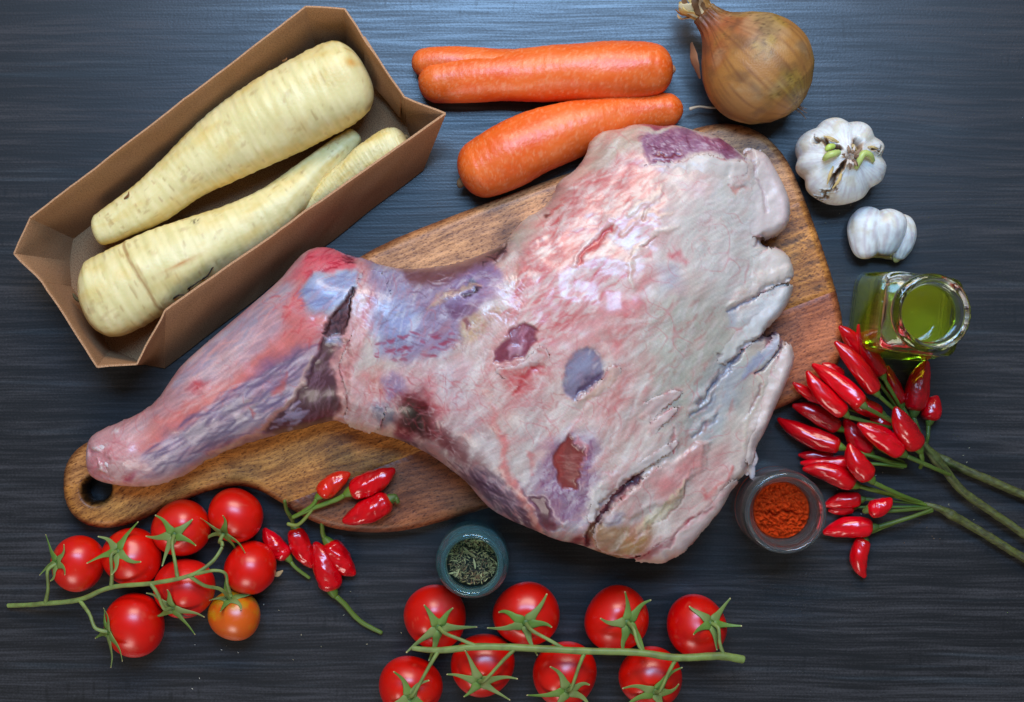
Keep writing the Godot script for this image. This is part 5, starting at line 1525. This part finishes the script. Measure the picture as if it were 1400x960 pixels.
func spice_jars() -> void:
	var specs := [["dried herbs", 1.0, 648.0, 756.5, 0.0186, 0.0160, 0.0140, Color(0.68, 0.94, 0.96)], ["paprika", 1.0, 1054.0, 689.5, 0.0212, 0.0205, 0.0143, Color(0.96, 0.995, 0.99)]]
	for s in specs:
		var herb: bool = s[0] == "dried herbs"
		var place := spot(s[2], s[3])
		var t := thing("herb_jar" if herb else "spice_jar", "small round teal-tinted glass jar holding dried green herbs" if herb else "small round clear glass jar holding orange-red paprika powder", "glass jar", place, "round open spice jars")
		var rb: float = s[4]
		var rn: float = s[5]
		var ri: float = s[6]
		var prof := rounded([Vector2(0, 0.0016), Vector2(rb * 0.75, 0.0012), Vector2(rb * 0.97, 0.0004), Vector2(rb, 0.004), Vector2(rb, 0.030), Vector2(rb * 0.99, 0.034), Vector2(rn * 0.965, 0.0375), Vector2(rn * 0.955, 0.0395), Vector2(rn, 0.0410), Vector2(rn, 0.0435), Vector2(rn - 0.0008, 0.0446), Vector2(rn - 0.0022, 0.0446), Vector2(rn - 0.0030, 0.0430), Vector2(rn - 0.0036, 0.0380), Vector2(ri, 0.0340), Vector2(ri, 0.0070), Vector2(ri * 0.85, 0.0045), Vector2(0, 0.0042)], 2)
		part("jar", lathe(prof, 96), glass(s[7], 0.06 if herb else 0.03), t)
		if herb:
			var h := thing("dried_herbs", "flakes of dried green and brown herbs inside the teal glass jar", "herbs", place)
			h.set_meta("kind", "stuff")
			var bed := lathe([Vector2(0, 0.0046), Vector2(ri * 0.84, 0.0048), Vector2(ri - 0.0002, 0.0080), Vector2(ri - 0.0002, 0.0235), Vector2(ri * 0.6, 0.0245), Vector2(0, 0.0250)], 40, lin(0.13, 0.12, 0.07))
			part("herb_bed", bed, skin(0.9), h)
			var mm := MultiMesh.new()
			mm.transform_format = MultiMesh.TRANSFORM_3D
			mm.use_colors = true
			mm.mesh = sweep([Vector3(-1, 0, 0), Vector3(-0.3, 0.12, 0.05), Vector3(0.4, 0.1, -0.06), Vector3(1, 0, 0)], [0.12, 0.32, 0.26, 0.06], 7, 6, {"flat": 0.35, "c": Color(1, 1, 1)})
			mm.instance_count = 900
			var tones := [lin(0.60, 0.50, 0.31), lin(0.40, 0.33, 0.20), lin(0.80, 0.69, 0.46), lin(0.24, 0.19, 0.14), lin(0.56, 0.37, 0.24), lin(0.65, 0.58, 0.38)]
			for k in 900:
				var a := rng.randf_range(0, TAU)
				var q := sqrt(rng.randf()) * (ri - 0.0016)
				var y := 0.0246 + rng.randf_range(0.0, 0.0014) + 0.0010 * fine_noise.get_noise_2d(cos(a) * q * 200.0, sin(a) * q * 200.0)
				var l := rng.randf_range(0.0005, 0.0014) if k > 25 else rng.randf_range(0.0016, 0.0030)
				var thin := rng.randf_range(0.35, 0.8)
				var b := Basis(Vector3.UP, rng.randf_range(0, TAU)) * Basis(Vector3.RIGHT, rng.randf_range(-0.5, 0.5)) * Basis(Vector3.FORWARD, rng.randf_range(-0.45, 0.45))
				mm.set_instance_transform(k, Transform3D(b.scaled_local(Vector3(l, l * thin, l * thin)), Vector3(cos(a) * q, y, sin(a) * q)))
				mm.set_instance_color(k, tones[rng.randi_range(0, 5)])
			var mi := MultiMeshInstance3D.new()
			mi.name = "herb_flakes"
			mi.multimesh = mm
			mi.material_override = skin(0.8)
			mi.set_meta("kind", "stuff")
			h.add_child(mi, true)
		else:
			# crumbly powder, higher to one side, with cracks across it
			var n := 90
			var v := PackedVector3Array()
			var col := PackedColorArray()
			var idx := PackedInt32Array()
			var rp := ri - 0.0002
			for i in n + 1:
				for j in n + 1:
					var x := (i * 2.0 / n - 1.0)
					var z := (j * 2.0 / n - 1.0)
					# square to disc
					var dx := x * sqrt(1.0 - z * z * 0.5)
					var dz := z * sqrt(1.0 - x * x * 0.5)
					var lump := soft_noise.get_noise_2d(dx * 2.4, dz * 2.4) * 0.0026 + soft_noise.get_noise_2d(dx * 7.0 + 4.0, dz * 7.0) * 0.0022
					var crack := smoothstep(0.10, 0.0, absf(dz - 0.12 - 0.12 * fine_noise.get_noise_2d(dx * 3.0, 1.0))) * smoothstep(0.8, 0.3, absf(dx)) * 0.0022
					var edge := smoothstep(1.0, 0.9, sqrt(dx * dx + dz * dz))
					v.append(Vector3(dx * rp, 0.0315 + (lump - crack) * lerpf(0.4, 1.0, edge), dz * rp))
					var k := 0.5 + 0.5 * soft_noise.get_noise_2d(dx * 6.0, dz * 6.0 + 8.0)
					col.append(lin(0.80, 0.20, 0.05).lerp(lin(0.93, 0.33, 0.11), k))
			var half := v.size()
			for k in half:
				v.append(Vector3(v[k].x, 0.0072, v[k].z))
				col.append(col[k])
			for i in n:
				for j in n:
					var q := i * (n + 1) + j
					idx.append_array([q, q + n + 1, q + n + 2, q, q + n + 2, q + 1])
					idx.append_array([half + q, half + q + n + 2, half + q + n + 1, half + q, half + q + 1, half + q + n + 2])
			var ring := []
			for i in n:
				ring.append(i * (n + 1))
			for j in n:
				ring.append(n * (n + 1) + j)
			for i in n:
				ring.append((n - i) * (n + 1) + n)
			for j in n:
				ring.append(n - j)
			for k in ring.size():
				var p: int = ring[k]
				var q: int = ring[(k + 1) % ring.size()]
				idx.append_array([p, q + half, q, p, p + half, q + half])
			var pw := part("paprika_powder", mesh_of(v, idx, col), skin(0.95, {"spec": 0.2, "relief": noise_image(0.12, 2, 131), "depth": 0.05, "tile": 120.0}), self, place)
			tag(pw, "lumpy orange-red paprika powder filling the clear round jar", "spice")


# ---------------------------------------------------------------- chillies

func chilli(parent: Node3D, tip: Vector3, butt: Vector3, r: float, bend: float, seed_: float, stalk: Array, old := 0.0, hue := 0.0) -> void:
	var dir := butt - tip
	var side := dir.cross(Vector3.UP).normalized()
	var b := side * dir.length() * bend
	var pts := [tip, tip + dir * 0.22 + b * 0.7, tip + dir * 0.5 + b, tip + dir * 0.8 + b * 0.5, butt]
	var flesh := lin(0.86, 0.05, 0.09).lerp(lin(0.76, 0.03, 0.07), 0.5 + 0.5 * sin(seed_ * 3.7)).lerp(lin(0.90, 0.20, 0.05), hue)
	var col := func(u: float, a: float, p: Vector3) -> Color:
		var c := flesh.lerp(lin(0.60, 0.02, 0.06), clampf(soft_noise.get_noise_3d(u * 2.5 + seed_, cos(a), sin(a)) * 1.0, 0.0, 0.5))
		return c.lerp(lin(0.82, 0.22, 0.06), 0.5 * smoothstep(0.93, 1.0, u))
	var def := func(u: float, a: float) -> float:
		var fold := fine_noise.get_noise_3d(u * 3.2 + seed_ * 2.0, cos(a) * 1.3, sin(a) * 1.3)
		var crease := 1.0 - absf(fine_noise.get_noise_3d(u * 4.0 + seed_, cos(a) * 1.8, sin(a) * 1.8))
		return 1.0 + (0.06 + 0.05 * old) * fold - (0.02 + 0.055 * old) * pow(crease, 6.0)
	var m: StandardMaterial3D = chilli_skin
	var o := part("chilli", sweep(pts, [r * 0.22, r * 0.72, r, r * 0.98, r * 0.80], 60, 36, {"cap0": 1.0, "cap1": 0.7, "col": col, "def": def}), m, parent)
	if stalk.is_empty():
		return
	var n := dir.normalized()
	var leaf := lin(0.36, 0.46, 0.13).lerp(lin(0.30, 0.36, 0.12), 0.5 + 0.5 * sin(seed_ * 5.1))
	part("calyx", sweep([butt - n * r * 0.55, butt + n * r * 0.05, butt + n * r * 0.6], [r * 0.50, r * 0.42, r * 0.22], 14, 18, {"cap0": 0.2, "up": Vector3.UP, "c": leaf, "def": func(u, a): return 1.0 + 0.10 * cos(a * 5.0) * (1.0 - u)}), stem_skin, o)
	var line := [butt + n * r * 0.4]
	line.append_array(stalk)
	var rad := []
	for k in line.size():
		rad.append(lerpf(r * 0.22, r * 0.17, float(k) / (line.size() - 1)))
	part("stalk", sweep(line, rad, 26, 10, {"c": leaf, "def": func(u, a): return 1.0 + 0.12 * fine_noise.get_noise_2d(a * 2.0, u * 6.0 + seed_)}), stem_skin, o)


var chilli_skin: StandardMaterial3D
var stem_skin: StandardMaterial3D
var leaf_skin: StandardMaterial3D


func chilli_sprays() -> void:
	chilli_skin = skin(0.24, {"sss": 0.04, "coat": 0.45, "coat_rough": 0.14})
	stem_skin = skin(0.55, {"sss": 0.03})
	leaf_skin = skin(0.55, {"glow_through": Color(0.12, 0.2, 0.05)})
	var bark := func(u: float, a: float, p: Vector3) -> Color:
		var n := soft_noise.get_noise_3d(p.x * 260.0, p.y * 900.0, p.z * 260.0)
		var f := fine_noise.get_noise_2d(a * 4.0, u * 3.0)
		return lin(0.34, 0.36, 0.15).lerp(lin(0.21, 0.20, 0.11), clampf(0.5 + n + 0.4 * f, 0.0, 1.0)).lerp(lin(0.42, 0.44, 0.20), clampf((f - 0.3) * 1.5, 0.0, 0.7))
	var ribs := func(u: float, a: float) -> float:
		return 1.0 + 0.09 * cos(a * 5.0) + 0.26 * soft_noise.get_noise_2d(u * 11.0, a * 0.6) + 0.25 * exp(-pow((u - 0.16) / 0.02, 2.0))
	# each spray: label, stem [x, y, h, radius px], then chillies [tip, butt, radius, heights, bend, joint]
	var sprays := [
		["spray of red chillies on the dark middle stem, most of the bunch",
		[[1246, 590, 0.016, 3.5], [1266, 612, 0.014, 5.5], [1292, 642, 0.011, 5.6], [1317, 672, 0.009, 5.4], [1358, 701, 0.008, 5.2], [1420, 744, 0.008, 5.2], [1500, 800, 0.008, 5.2]],
		[[1174, 443, 1207, 514, 13, 0.0200, 0.0240, 0.05, 1238, 572], [1141, 467, 1198, 537, 13, 0.0300, 0.0290, -0.04, 1238, 575], [1103, 507, 1156, 566, 13, 0.0270, 0.0270, 0.06, 1246, 590],
		[1110, 498, 1180, 554, 13.5, 0.0230, 0.0330, -0.03, 1246, 590], [1172, 579, 1234, 620, 15, 0.0250, 0.0220, -0.03, 1300, 650], [1224, 556, 1256, 613, 16, 0.0290, 0.0230, 0.04, 1258, 640],
		[1083, 554, 1148, 586, 13, 0.0120, 0.0130, -0.05, 1237, 633], [1063, 572, 1149, 611, 14, 0.0065, 0.0150, 0.05, 1240, 636], [1094, 633, 1165, 632, 11, 0.0060, 0.0110, 0.03, 1240, 638], [1155, 572, 1190, 620, 14, 0.0120, 0.0130, 0.06, 1240, 636], [1152, 536, 1206, 566, 12, 0.0160, 0.0170, 0.05, 1246, 592], [1091, 622, 1140, 626, 9, 0.0050, 0.0060, 0.0, 1236, 640], [1190, 560, 1214, 592, 11, 0.0120, 0.0140, 0.0, 1250, 596]]],
		["spray of red chillies on the rear stem nearest the oil jar",
		[[1262, 606, 0.006, 3.0], [1280, 622, 0.006, 4.5], [1310, 638, 0.006, 5.5], [1352, 656, 0.006, 5.5], [1420, 686, 0.006, 5.5], [1500, 722, 0.006, 5.5]],
		[[1147, 446, 1180, 493, 12, 0.0225, 0.0160, -0.06, 1240, 580], [1124, 497, 1152, 516, 10, 0.0225, 0.0200, 0.0, 1200, 560], [1084, 523, 1128, 548, 9, 0.0215, 0.0160, 0.04, 1200, 572],
		[1268, 493, 1250, 563, 17, 0.0080, 0.0100, 0.05, 1262, 606], [1282, 541, 1271, 576, 14, 0.0070, 0.0080, 0.06, 1266, 610], [1213, 500, 1233, 553, 11, 0.0070, 0.0090, 0.04, 1258, 600]]],
		["spray of red chillies on the front stem beside the paprika jar",
		[[1262, 688, 0.008, 2.4], [1284, 695, 0.008, 4.2], [1294, 700, 0.007, 5.4], [1330, 720, 0.006, 5.4], [1400, 763, 0.006, 5.4], [1500, 822, 0.006, 5.4]],
		[[1097, 641, 1169, 663, 14.5, 0.0140, 0.0150, -0.08, 1268, 691], [1161, 606, 1191, 655, 15, 0.0240, 0.0230, 0.08, 1262, 688], [1126, 692, 1178, 683, 11.5, 0.0060, 0.0085, -0.06, 1268, 690],
		[1219, 681, 1186, 697, 13, 0.0180, 0.0150, -0.12, 1272, 694], [1125, 729, 1194, 721, 15, 0.0060, 0.0090, -0.06, 1276, 696], [1183, 790, 1182, 736, 13, 0.0055, 0.0060, -0.16, 1276, 698], [1132, 698, 1168, 694, 9, 0.0045, 0.0050, 0.0, 1272, 692]]]]
	for s in sprays:
		var t := thing("chilli_spray", s[0], "chillies", spot(s[1][2][0], s[1][2][1]), "sprays of red chillies")
		var pts := []
		var rad := []
		for q in s[1]:
			pts.append(at(q[0], q[1], q[2]))
			rad.append(wide(q[3]))
		part("stem", sweep(pts, rad, 160, 18, {"col": bark, "def": ribs}), stem_skin, t)
		var seed_ := 1.0
		for c in s[2]:
			seed_ += 1.37
			var tip := at(c[0], c[1], c[5])
			var butt := at(c[2], c[3], c[6])
			var join := at(c[8], c[9], 0.012)
			if s[1][0][2] < 0.01:
				join = at(c[8], c[9], s[1][0][2])
			var mid := butt.lerp(join, 0.5) + Vector3(0, 0.002, 0) + (butt - tip).normalized() * 0.002
			chilli(t, tip, butt, wide(c[4] * 0.95), c[7], seed_, [mid, join], 0.25)
	# pale flecks of dry blossom at the joints are part of the plant's stem
	org = Vector3.ZERO


func loose_chillies() -> void:
	var t := thing("chilli_sprig", "sprig of three red chillies with thin green stalks, half on the board edge", "chillies", spot(405, 708))
	var joint := at(399, 708, 0.017)
	chilli(t, at(479, 647, 0.0215), at(437, 678, 0.0215), wide(13), 0.05, 2.1, [at(428, 690, 0.021), at(412, 701, 0.019), joint], 0.7, 0.55)
	chilli(t, at(540, 641, 0.0225), at(478, 673, 0.0225), wide(16), -0.04, 3.3, [at(460, 683, 0.0215), at(428, 695, 0.020), joint], 0.8)
	chilli(t, at(428, 776, 0.006), at(403, 722, 0.0075), wide(14), -0.06, 4.2, [at(399, 710, 0.011), at(392, 698, 0.017), at(389, 684, 0.024)], 0.8)
	part("stalk", sweep([at(392, 716, 0.016), at(406, 718, 0.017), at(418, 708, 0.019), at(432, 690, 0.0205)], [0.0010, 0.0009, 0.0009, 0.0007], 26, 8, {"c": lin(0.46, 0.50, 0.20)}), stem_skin, t)
	var singles := [
		["loose red chilli with a short green cap lying on the chopping board", [468, 713, 0.0225], [534, 682, 0.0225], 16.5, 0.03, 5.2, [[542, 682, 0.023], [545, 688, 0.022]], 0.9],
		["wrinkled red chilli beside the left tomatoes with a short stalk pointing down", [361, 722, 0.0055], [394, 763, 0.0058], 13.0, 0.05, 6.1, [[404, 776, 0.006], [424, 791, 0.004]], 1.0],
		["red chilli with a long thin green stalk trailing down the table", [430, 741, 0.0062], [455, 808, 0.0062], 17.5, -0.03, 7.4, [[470, 825, 0.005], [492, 849, 0.003], [523, 866, 0.002]], 0.5],
		["red chilli with its stalk pointing up at the board edge", [486, 786, 0.0058], [448, 741, 0.0060], 16.0, -0.06, 8.6, [[441, 728, 0.008], [440, 710, 0.014]], 0.9]]
	for s in singles:
		var a: Array = s[1]
		var b: Array = s[2]
		t = thing("chilli_pepper", s[0], "chilli", spot((a[0] + b[0]) / 2, (a[1] + b[1]) / 2, a[2] - 0.0055), "loose red chillies")
		var line := []
		for q in s[6]:
			line.append(at(q[0], q[1], q[2]))
		chilli(t, at(a[0], a[1], a[2]), at(b[0], b[1], b[2]), wide(s[3]), s[4], s[5], line, s[7])


# ---------------------------------------------------------------- tomatoes

func tomato(parent: Node3D, x: float, y: float, r_px: float, cal: Array, seed_: float, orange: bool) -> Array:
	var h := wide(r_px) * 0.97
	var r := wide(r_px, h)
	var c := at(x, y, h)
	var n := Vector3(0.5, -0.4, 0.6).normalized()
	if not cal.is_empty():
		var d := Vector2(cal[0] - x, cal[1] - y) / r_px
		var q := minf(d.length(), 0.96)
		d = d.normalized() * q
		n = Vector3(d.x, sqrt(1.0 - q * q), d.y)
	var side := n.cross(Vector3(0.31, 0.17, 0.93)).normalized()
	var basis_ := Basis(side, n, side.cross(n)).orthonormalized()
	var v := PackedVector3Array()
	var col := PackedColorArray()
	var idx := PackedInt32Array()
	var nu := 48
	var nv := 64
	for i in nu + 1:
		var th := PI * i / nu
		for j in nv:
			var a := TAU * j / nv
			var k := 1.0 - 0.16 * exp(-pow(th / 0.26, 2.0)) + 0.02 * cos(3.0 * a + seed_) * sin(th) + 0.03 * cos(2.0 * a + seed_ * 2.0) * sin(th) + 0.035 * sin(seed_ * 9.0) * cos(th)
			k += 0.012 * exp(-pow((th - 0.6) / 0.3, 2.0)) * cos(5.0 * a + seed_)
			v.append(basis_ * (Vector3(sin(th) * cos(a), cos(th) * 0.955, sin(th) * sin(a)) * r * k))
			var s := soft_noise.get_noise_3d(sin(th) * cos(a) * 1.6 + seed_, cos(th) * 1.6, sin(th) * sin(a) * 1.6)
			var f := lin(0.86, 0.085, 0.05).lerp(lin(0.80, 0.045, 0.045), 0.5 + s) if x < 400.0 else lin(0.82, 0.055, 0.045).lerp(lin(0.75, 0.04, 0.045), 0.5 + s)
			f = f.lerp(lin(0.85, 0.16, 0.05), 0.45 * exp(-pow(th / 0.55, 2.0)))
			f = f.lerp(lin(0.86, 0.16, 0.06), 0.30 * (0.5 + 0.5 * sin(seed_ * 2.3)) * (0.6 + s))
			if orange:
				f = lin(0.76, 0.50, 0.07).lerp(lin(0.82, 0.34, 0.08), smoothstep(-0.2, 0.5, 0.6 * sin(a) * sin(th) + s + 0.1))
			if s > 0.44:
				f = f.lerp(lin(0.9, 0.4, 0.25), 0.2)
			col.append(f)
	for i in nu:
		for j in nv:
			var q := i * nv + j
			var q2 := i * nv + (j + 1) % nv
			idx.append_array([q, q2, q2 + nv, q, q2 + nv, q + nv])
	var o := part("tomato", mesh_of(v, idx, col), tomato_skin, parent, c)
	if cal.is_empty():
		return [c, n, r, o]
	var g := lin(0.38, 0.50, 0.18)
	var twist := seed_ * 1.9
	for k in 5:
		var a := TAU * k / 5.0 + twist + 0.25 * sin(seed_ * 7.0 + k * 2.3)
		var out := basis_ * Vector3(cos(a), 0, sin(a))
		var curl: float = 0.03 + 0.38 * absf(sin(seed_ * 3.0 + k * 4.1))
		var reach_: float = 0.86 + 0.15 * sin(seed_ * 5.0 + k * 1.7)
		var pts := []
		for q in [[0.05, 0.885], [0.22, 0.96], [0.42, 1.015], [0.60, 1.03 + curl * 0.2], [0.78, 1.05 + curl * 0.6], [0.90, 1.07 + curl * 1.3]]:
			var th: float = q[0] * reach_
			pts.append((n * cos(th) * 0.955 + out * sin(th)) * r * q[1])
		var cross_ := out.cross(n) * r * 0.11 * sin(seed_ * 2.0 + k * 3.0)
		pts[4] += cross_ * 0.6
		pts[5] += cross_ * 2.0
		var tone := g.lerp(lin(0.47, 0.52, 0.27), 0.5 + 0.5 * sin(seed_ + k * 2.0))
		part("sepal", sweep(pts, [r * 0.15, r * 0.17, r * 0.115, r * 0.08, r * 0.05, r * 0.026], 26, 10, {"flat": 0.26, "up": n * 0.8 + out * 0.2, "col": func(u, b, p): return tone.lerp(lin(0.80, 0.70, 0.48), smoothstep(0.94, 1.0, u))}), leaf_skin, o)
	part("calyx", sweep([n * r * 0.83, n * r * 0.89, n * r * 0.94], [r * 0.10, r * 0.13, r * 0.06], 10, 14, {"up": side, "c": lin(0.26, 0.38, 0.12)}), stem_skin, o)
	return [c + n * r * 0.92, n, r, o]


var tomato_skin: StandardMaterial3D


func tomatoes() -> void:
	tomato_skin = skin(0.34, {"sss": 0.06, "coat": 0.30, "coat_rough": 0.26, "spec": 0.5})
	var green_ := func(u: float, a: float, p: Vector3) -> Color:
		var n := soft_noise.get_noise_3d(p.x * 150.0, p.y * 150.0, p.z * 150.0)
		return lin(0.49, 0.56, 0.28).lerp(lin(0.40, 0.44, 0.22), clampf(0.5 + n * 1.3, 0.0, 1.0)).lerp(lin(0.55, 0.58, 0.36), 0.6 * smoothstep(0.985, 1.0, absf(u * 2.0 - 1.0)))
	var lump := func(u: float, a: float) -> float:
		return 1.0 + 0.16 * soft_noise.get_noise_2d(u * 14.0, a * 0.6) + 0.05 * cos(a * 3.0)
	var sets := [
		["vine of eight cherry tomatoes, one still orange, left of the loose chillies", Vector2(215, 785),
		[[10, 828, 0.004, 3.4], [40, 827, 0.008, 3.6], [62, 825, 0.012, 3.8], [108, 820, 0.018, 3.8], [152, 803, 0.026, 3.6], [212, 797, 0.033, 3.4], [262, 786, 0.036, 3.2], [290, 768, 0.034, 2.8], [304, 748, 0.031, 2.6]],
		[[107, 770, 37.5, [82, 766], 1.0, [62, 825, 0.012]], [181, 762, 40.5, [166, 748], 2.3, [152, 803, 0.026]], [248, 722, 39.5, [245, 728], 3.1, [243, 791, 0.035]], [323, 704, 37.5, [308, 730], 4.4, [304, 748, 0.031]],
		[342, 776, 36.5, [], 5.0, []], [252, 805, 42.0, [240, 829], 6.2, [205, 797, 0.033]], [184, 854, 42.5, [150, 861], 7.7, [108, 820, 0.018]], [321, 842, 35.5, [317, 813], 8.5, [258, 787, 0.036]]]],
		["vine of eight ripe red cherry tomatoes along the bottom of the table", Vector2(770, 890),
		[[563, 886, 0.032, 3.6], [600, 889, 0.034, 5.0], [660, 884, 0.037, 5.4], [740, 887, 0.038, 5.4], [800, 890, 0.038, 5.4], [870, 892, 0.038, 5.4], [925, 899, 0.037, 5.6], [985, 897, 0.034, 5.8], [1018, 902, 0.031, 6.4]],
		[[595, 843, 43.5, [602, 852], 1.6, [652, 884, 0.037]], [720, 839, 44.5, [718, 846], 2.9, [772, 888, 0.038]], [843, 846, 44.5, [857, 844], 3.8, [879, 893, 0.038]], [952, 856, 42.0, [971, 845], 4.9, [990, 897, 0.034]],
		[561, 938, 42.5, [563, 946], 5.7, [600, 889, 0.034]], [660, 909, 43.5, [656, 926], 6.6, [705, 886, 0.038]], [772, 921, 44.5, [775, 938], 7.1, [800, 890, 0.038]], [890, 926, 42.5, [893, 940], 8.8, [925, 899, 0.037]]]]]
	for s in sets:
		var mid: Vector2 = s[1]
		var t := thing("tomato_vine", s[0], "tomatoes", spot(mid.x, mid.y), "cherry tomatoes on the vine")
		var pts := []
		var rad := []
		for q in s[2]:
			pts.append(at(q[0], q[1], q[2]))
			rad.append(wide(q[3] * 0.85))
		part("stem", sweep(pts, rad, 120, 14, {"cap0": 0.5, "cap1": 0.5, "col": green_, "def": lump}), stem_skin, t)
		for q in s[3]:
			var made := tomato(t, q[0], q[1], q[2], q[3], q[4], q[4] == 8.5)
			var k: Array = q[5]
			if k.is_empty():
				continue
			var a: Vector3 = made[0]
			var b := at(k[0], k[1], k[2])
			var n: Vector3 = made[1]
			part("stalk", sweep([a - n * 0.001, a + n * 0.0035 + (b - a) * 0.18, a.lerp(b, 0.6) + Vector3(0, 0.0022, 0), b], [0.0011, 0.0009, 0.0009, 0.0011], 30, 10, {"col": green_, "def": lump}), stem_skin, t)
		if mid.x < 400:
			part("stalk", sweep([at(268, 785, 0.036), at(292, 780, 0.039), at(308, 784, 0.038), at(311, 800, 0.034), at(315, 812, 0.030)], [0.0009, 0.0008, 0.0008, 0.0008, 0.0010], 40, 10, {"col": green_, "def": lump}), stem_skin, t)
			part("sepal", sweep([at(374, 786, 0.010), at(380, 785, 0.011), at(387, 780, 0.012)], [0.0008, 0.0014, 0.0004], 14, 8, {"flat": 0.4, "c": lin(0.62, 0.52, 0.36)}), leaf_skin, t)


func crumbs() -> void:
	# a few specks of dry blossom and wood on the table round the chilli stems and the board
	org = Vector3.ZERO
	var mm := MultiMesh.new()
	mm.transform_format = MultiMesh.TRANSFORM_3D
	mm.use_colors = true
	mm.mesh = sweep([Vector3(-1, 0, 0), Vector3(0.1, 0.15, 0.1), Vector3(1, 0, 0)], [0.3, 0.6, 0.25], 6, 6, {"flat": 0.6, "c": Color(1, 1, 1)})
	var spots := [[1304, 628, 40], [1318, 700, 40], [1270, 720, 60], [1180, 640, 60], [450, 850, 90], [1130, 300, 60], [610, 300, 70], [300, 880, 80]]
	mm.instance_count = 64
	var tones := [lin(0.62, 0.58, 0.46), lin(0.50, 0.46, 0.36), lin(0.40, 0.30, 0.22), lin(0.70, 0.68, 0.62)]
	for k in 64:
		var s: Array = spots[k % 8]
		var l := rng.randf_range(0.00025, 0.0006)
		var p := at(s[0] + rng.randfn(0.0, 0.5) * s[2], s[1] + rng.randfn(0.0, 0.3) * s[2], 0.0003)
		mm.set_instance_transform(k, Transform3D(Basis(Vector3.UP, rng.randf_range(0, TAU)).scaled_local(Vector3(l, l * 0.7, l * 0.7)), p))
		mm.set_instance_color(k, tones[k % 4])
	var mi := MultiMeshInstance3D.new()
	mi.name = "crumbs"
	mi.multimesh = mm
	mi.material_override = skin(0.8)
	add_child(mi)
	tag(mi, "tiny pale crumbs of dry blossom scattered on the dark table", "crumbs")
	mi.set_meta("kind", "stuff")
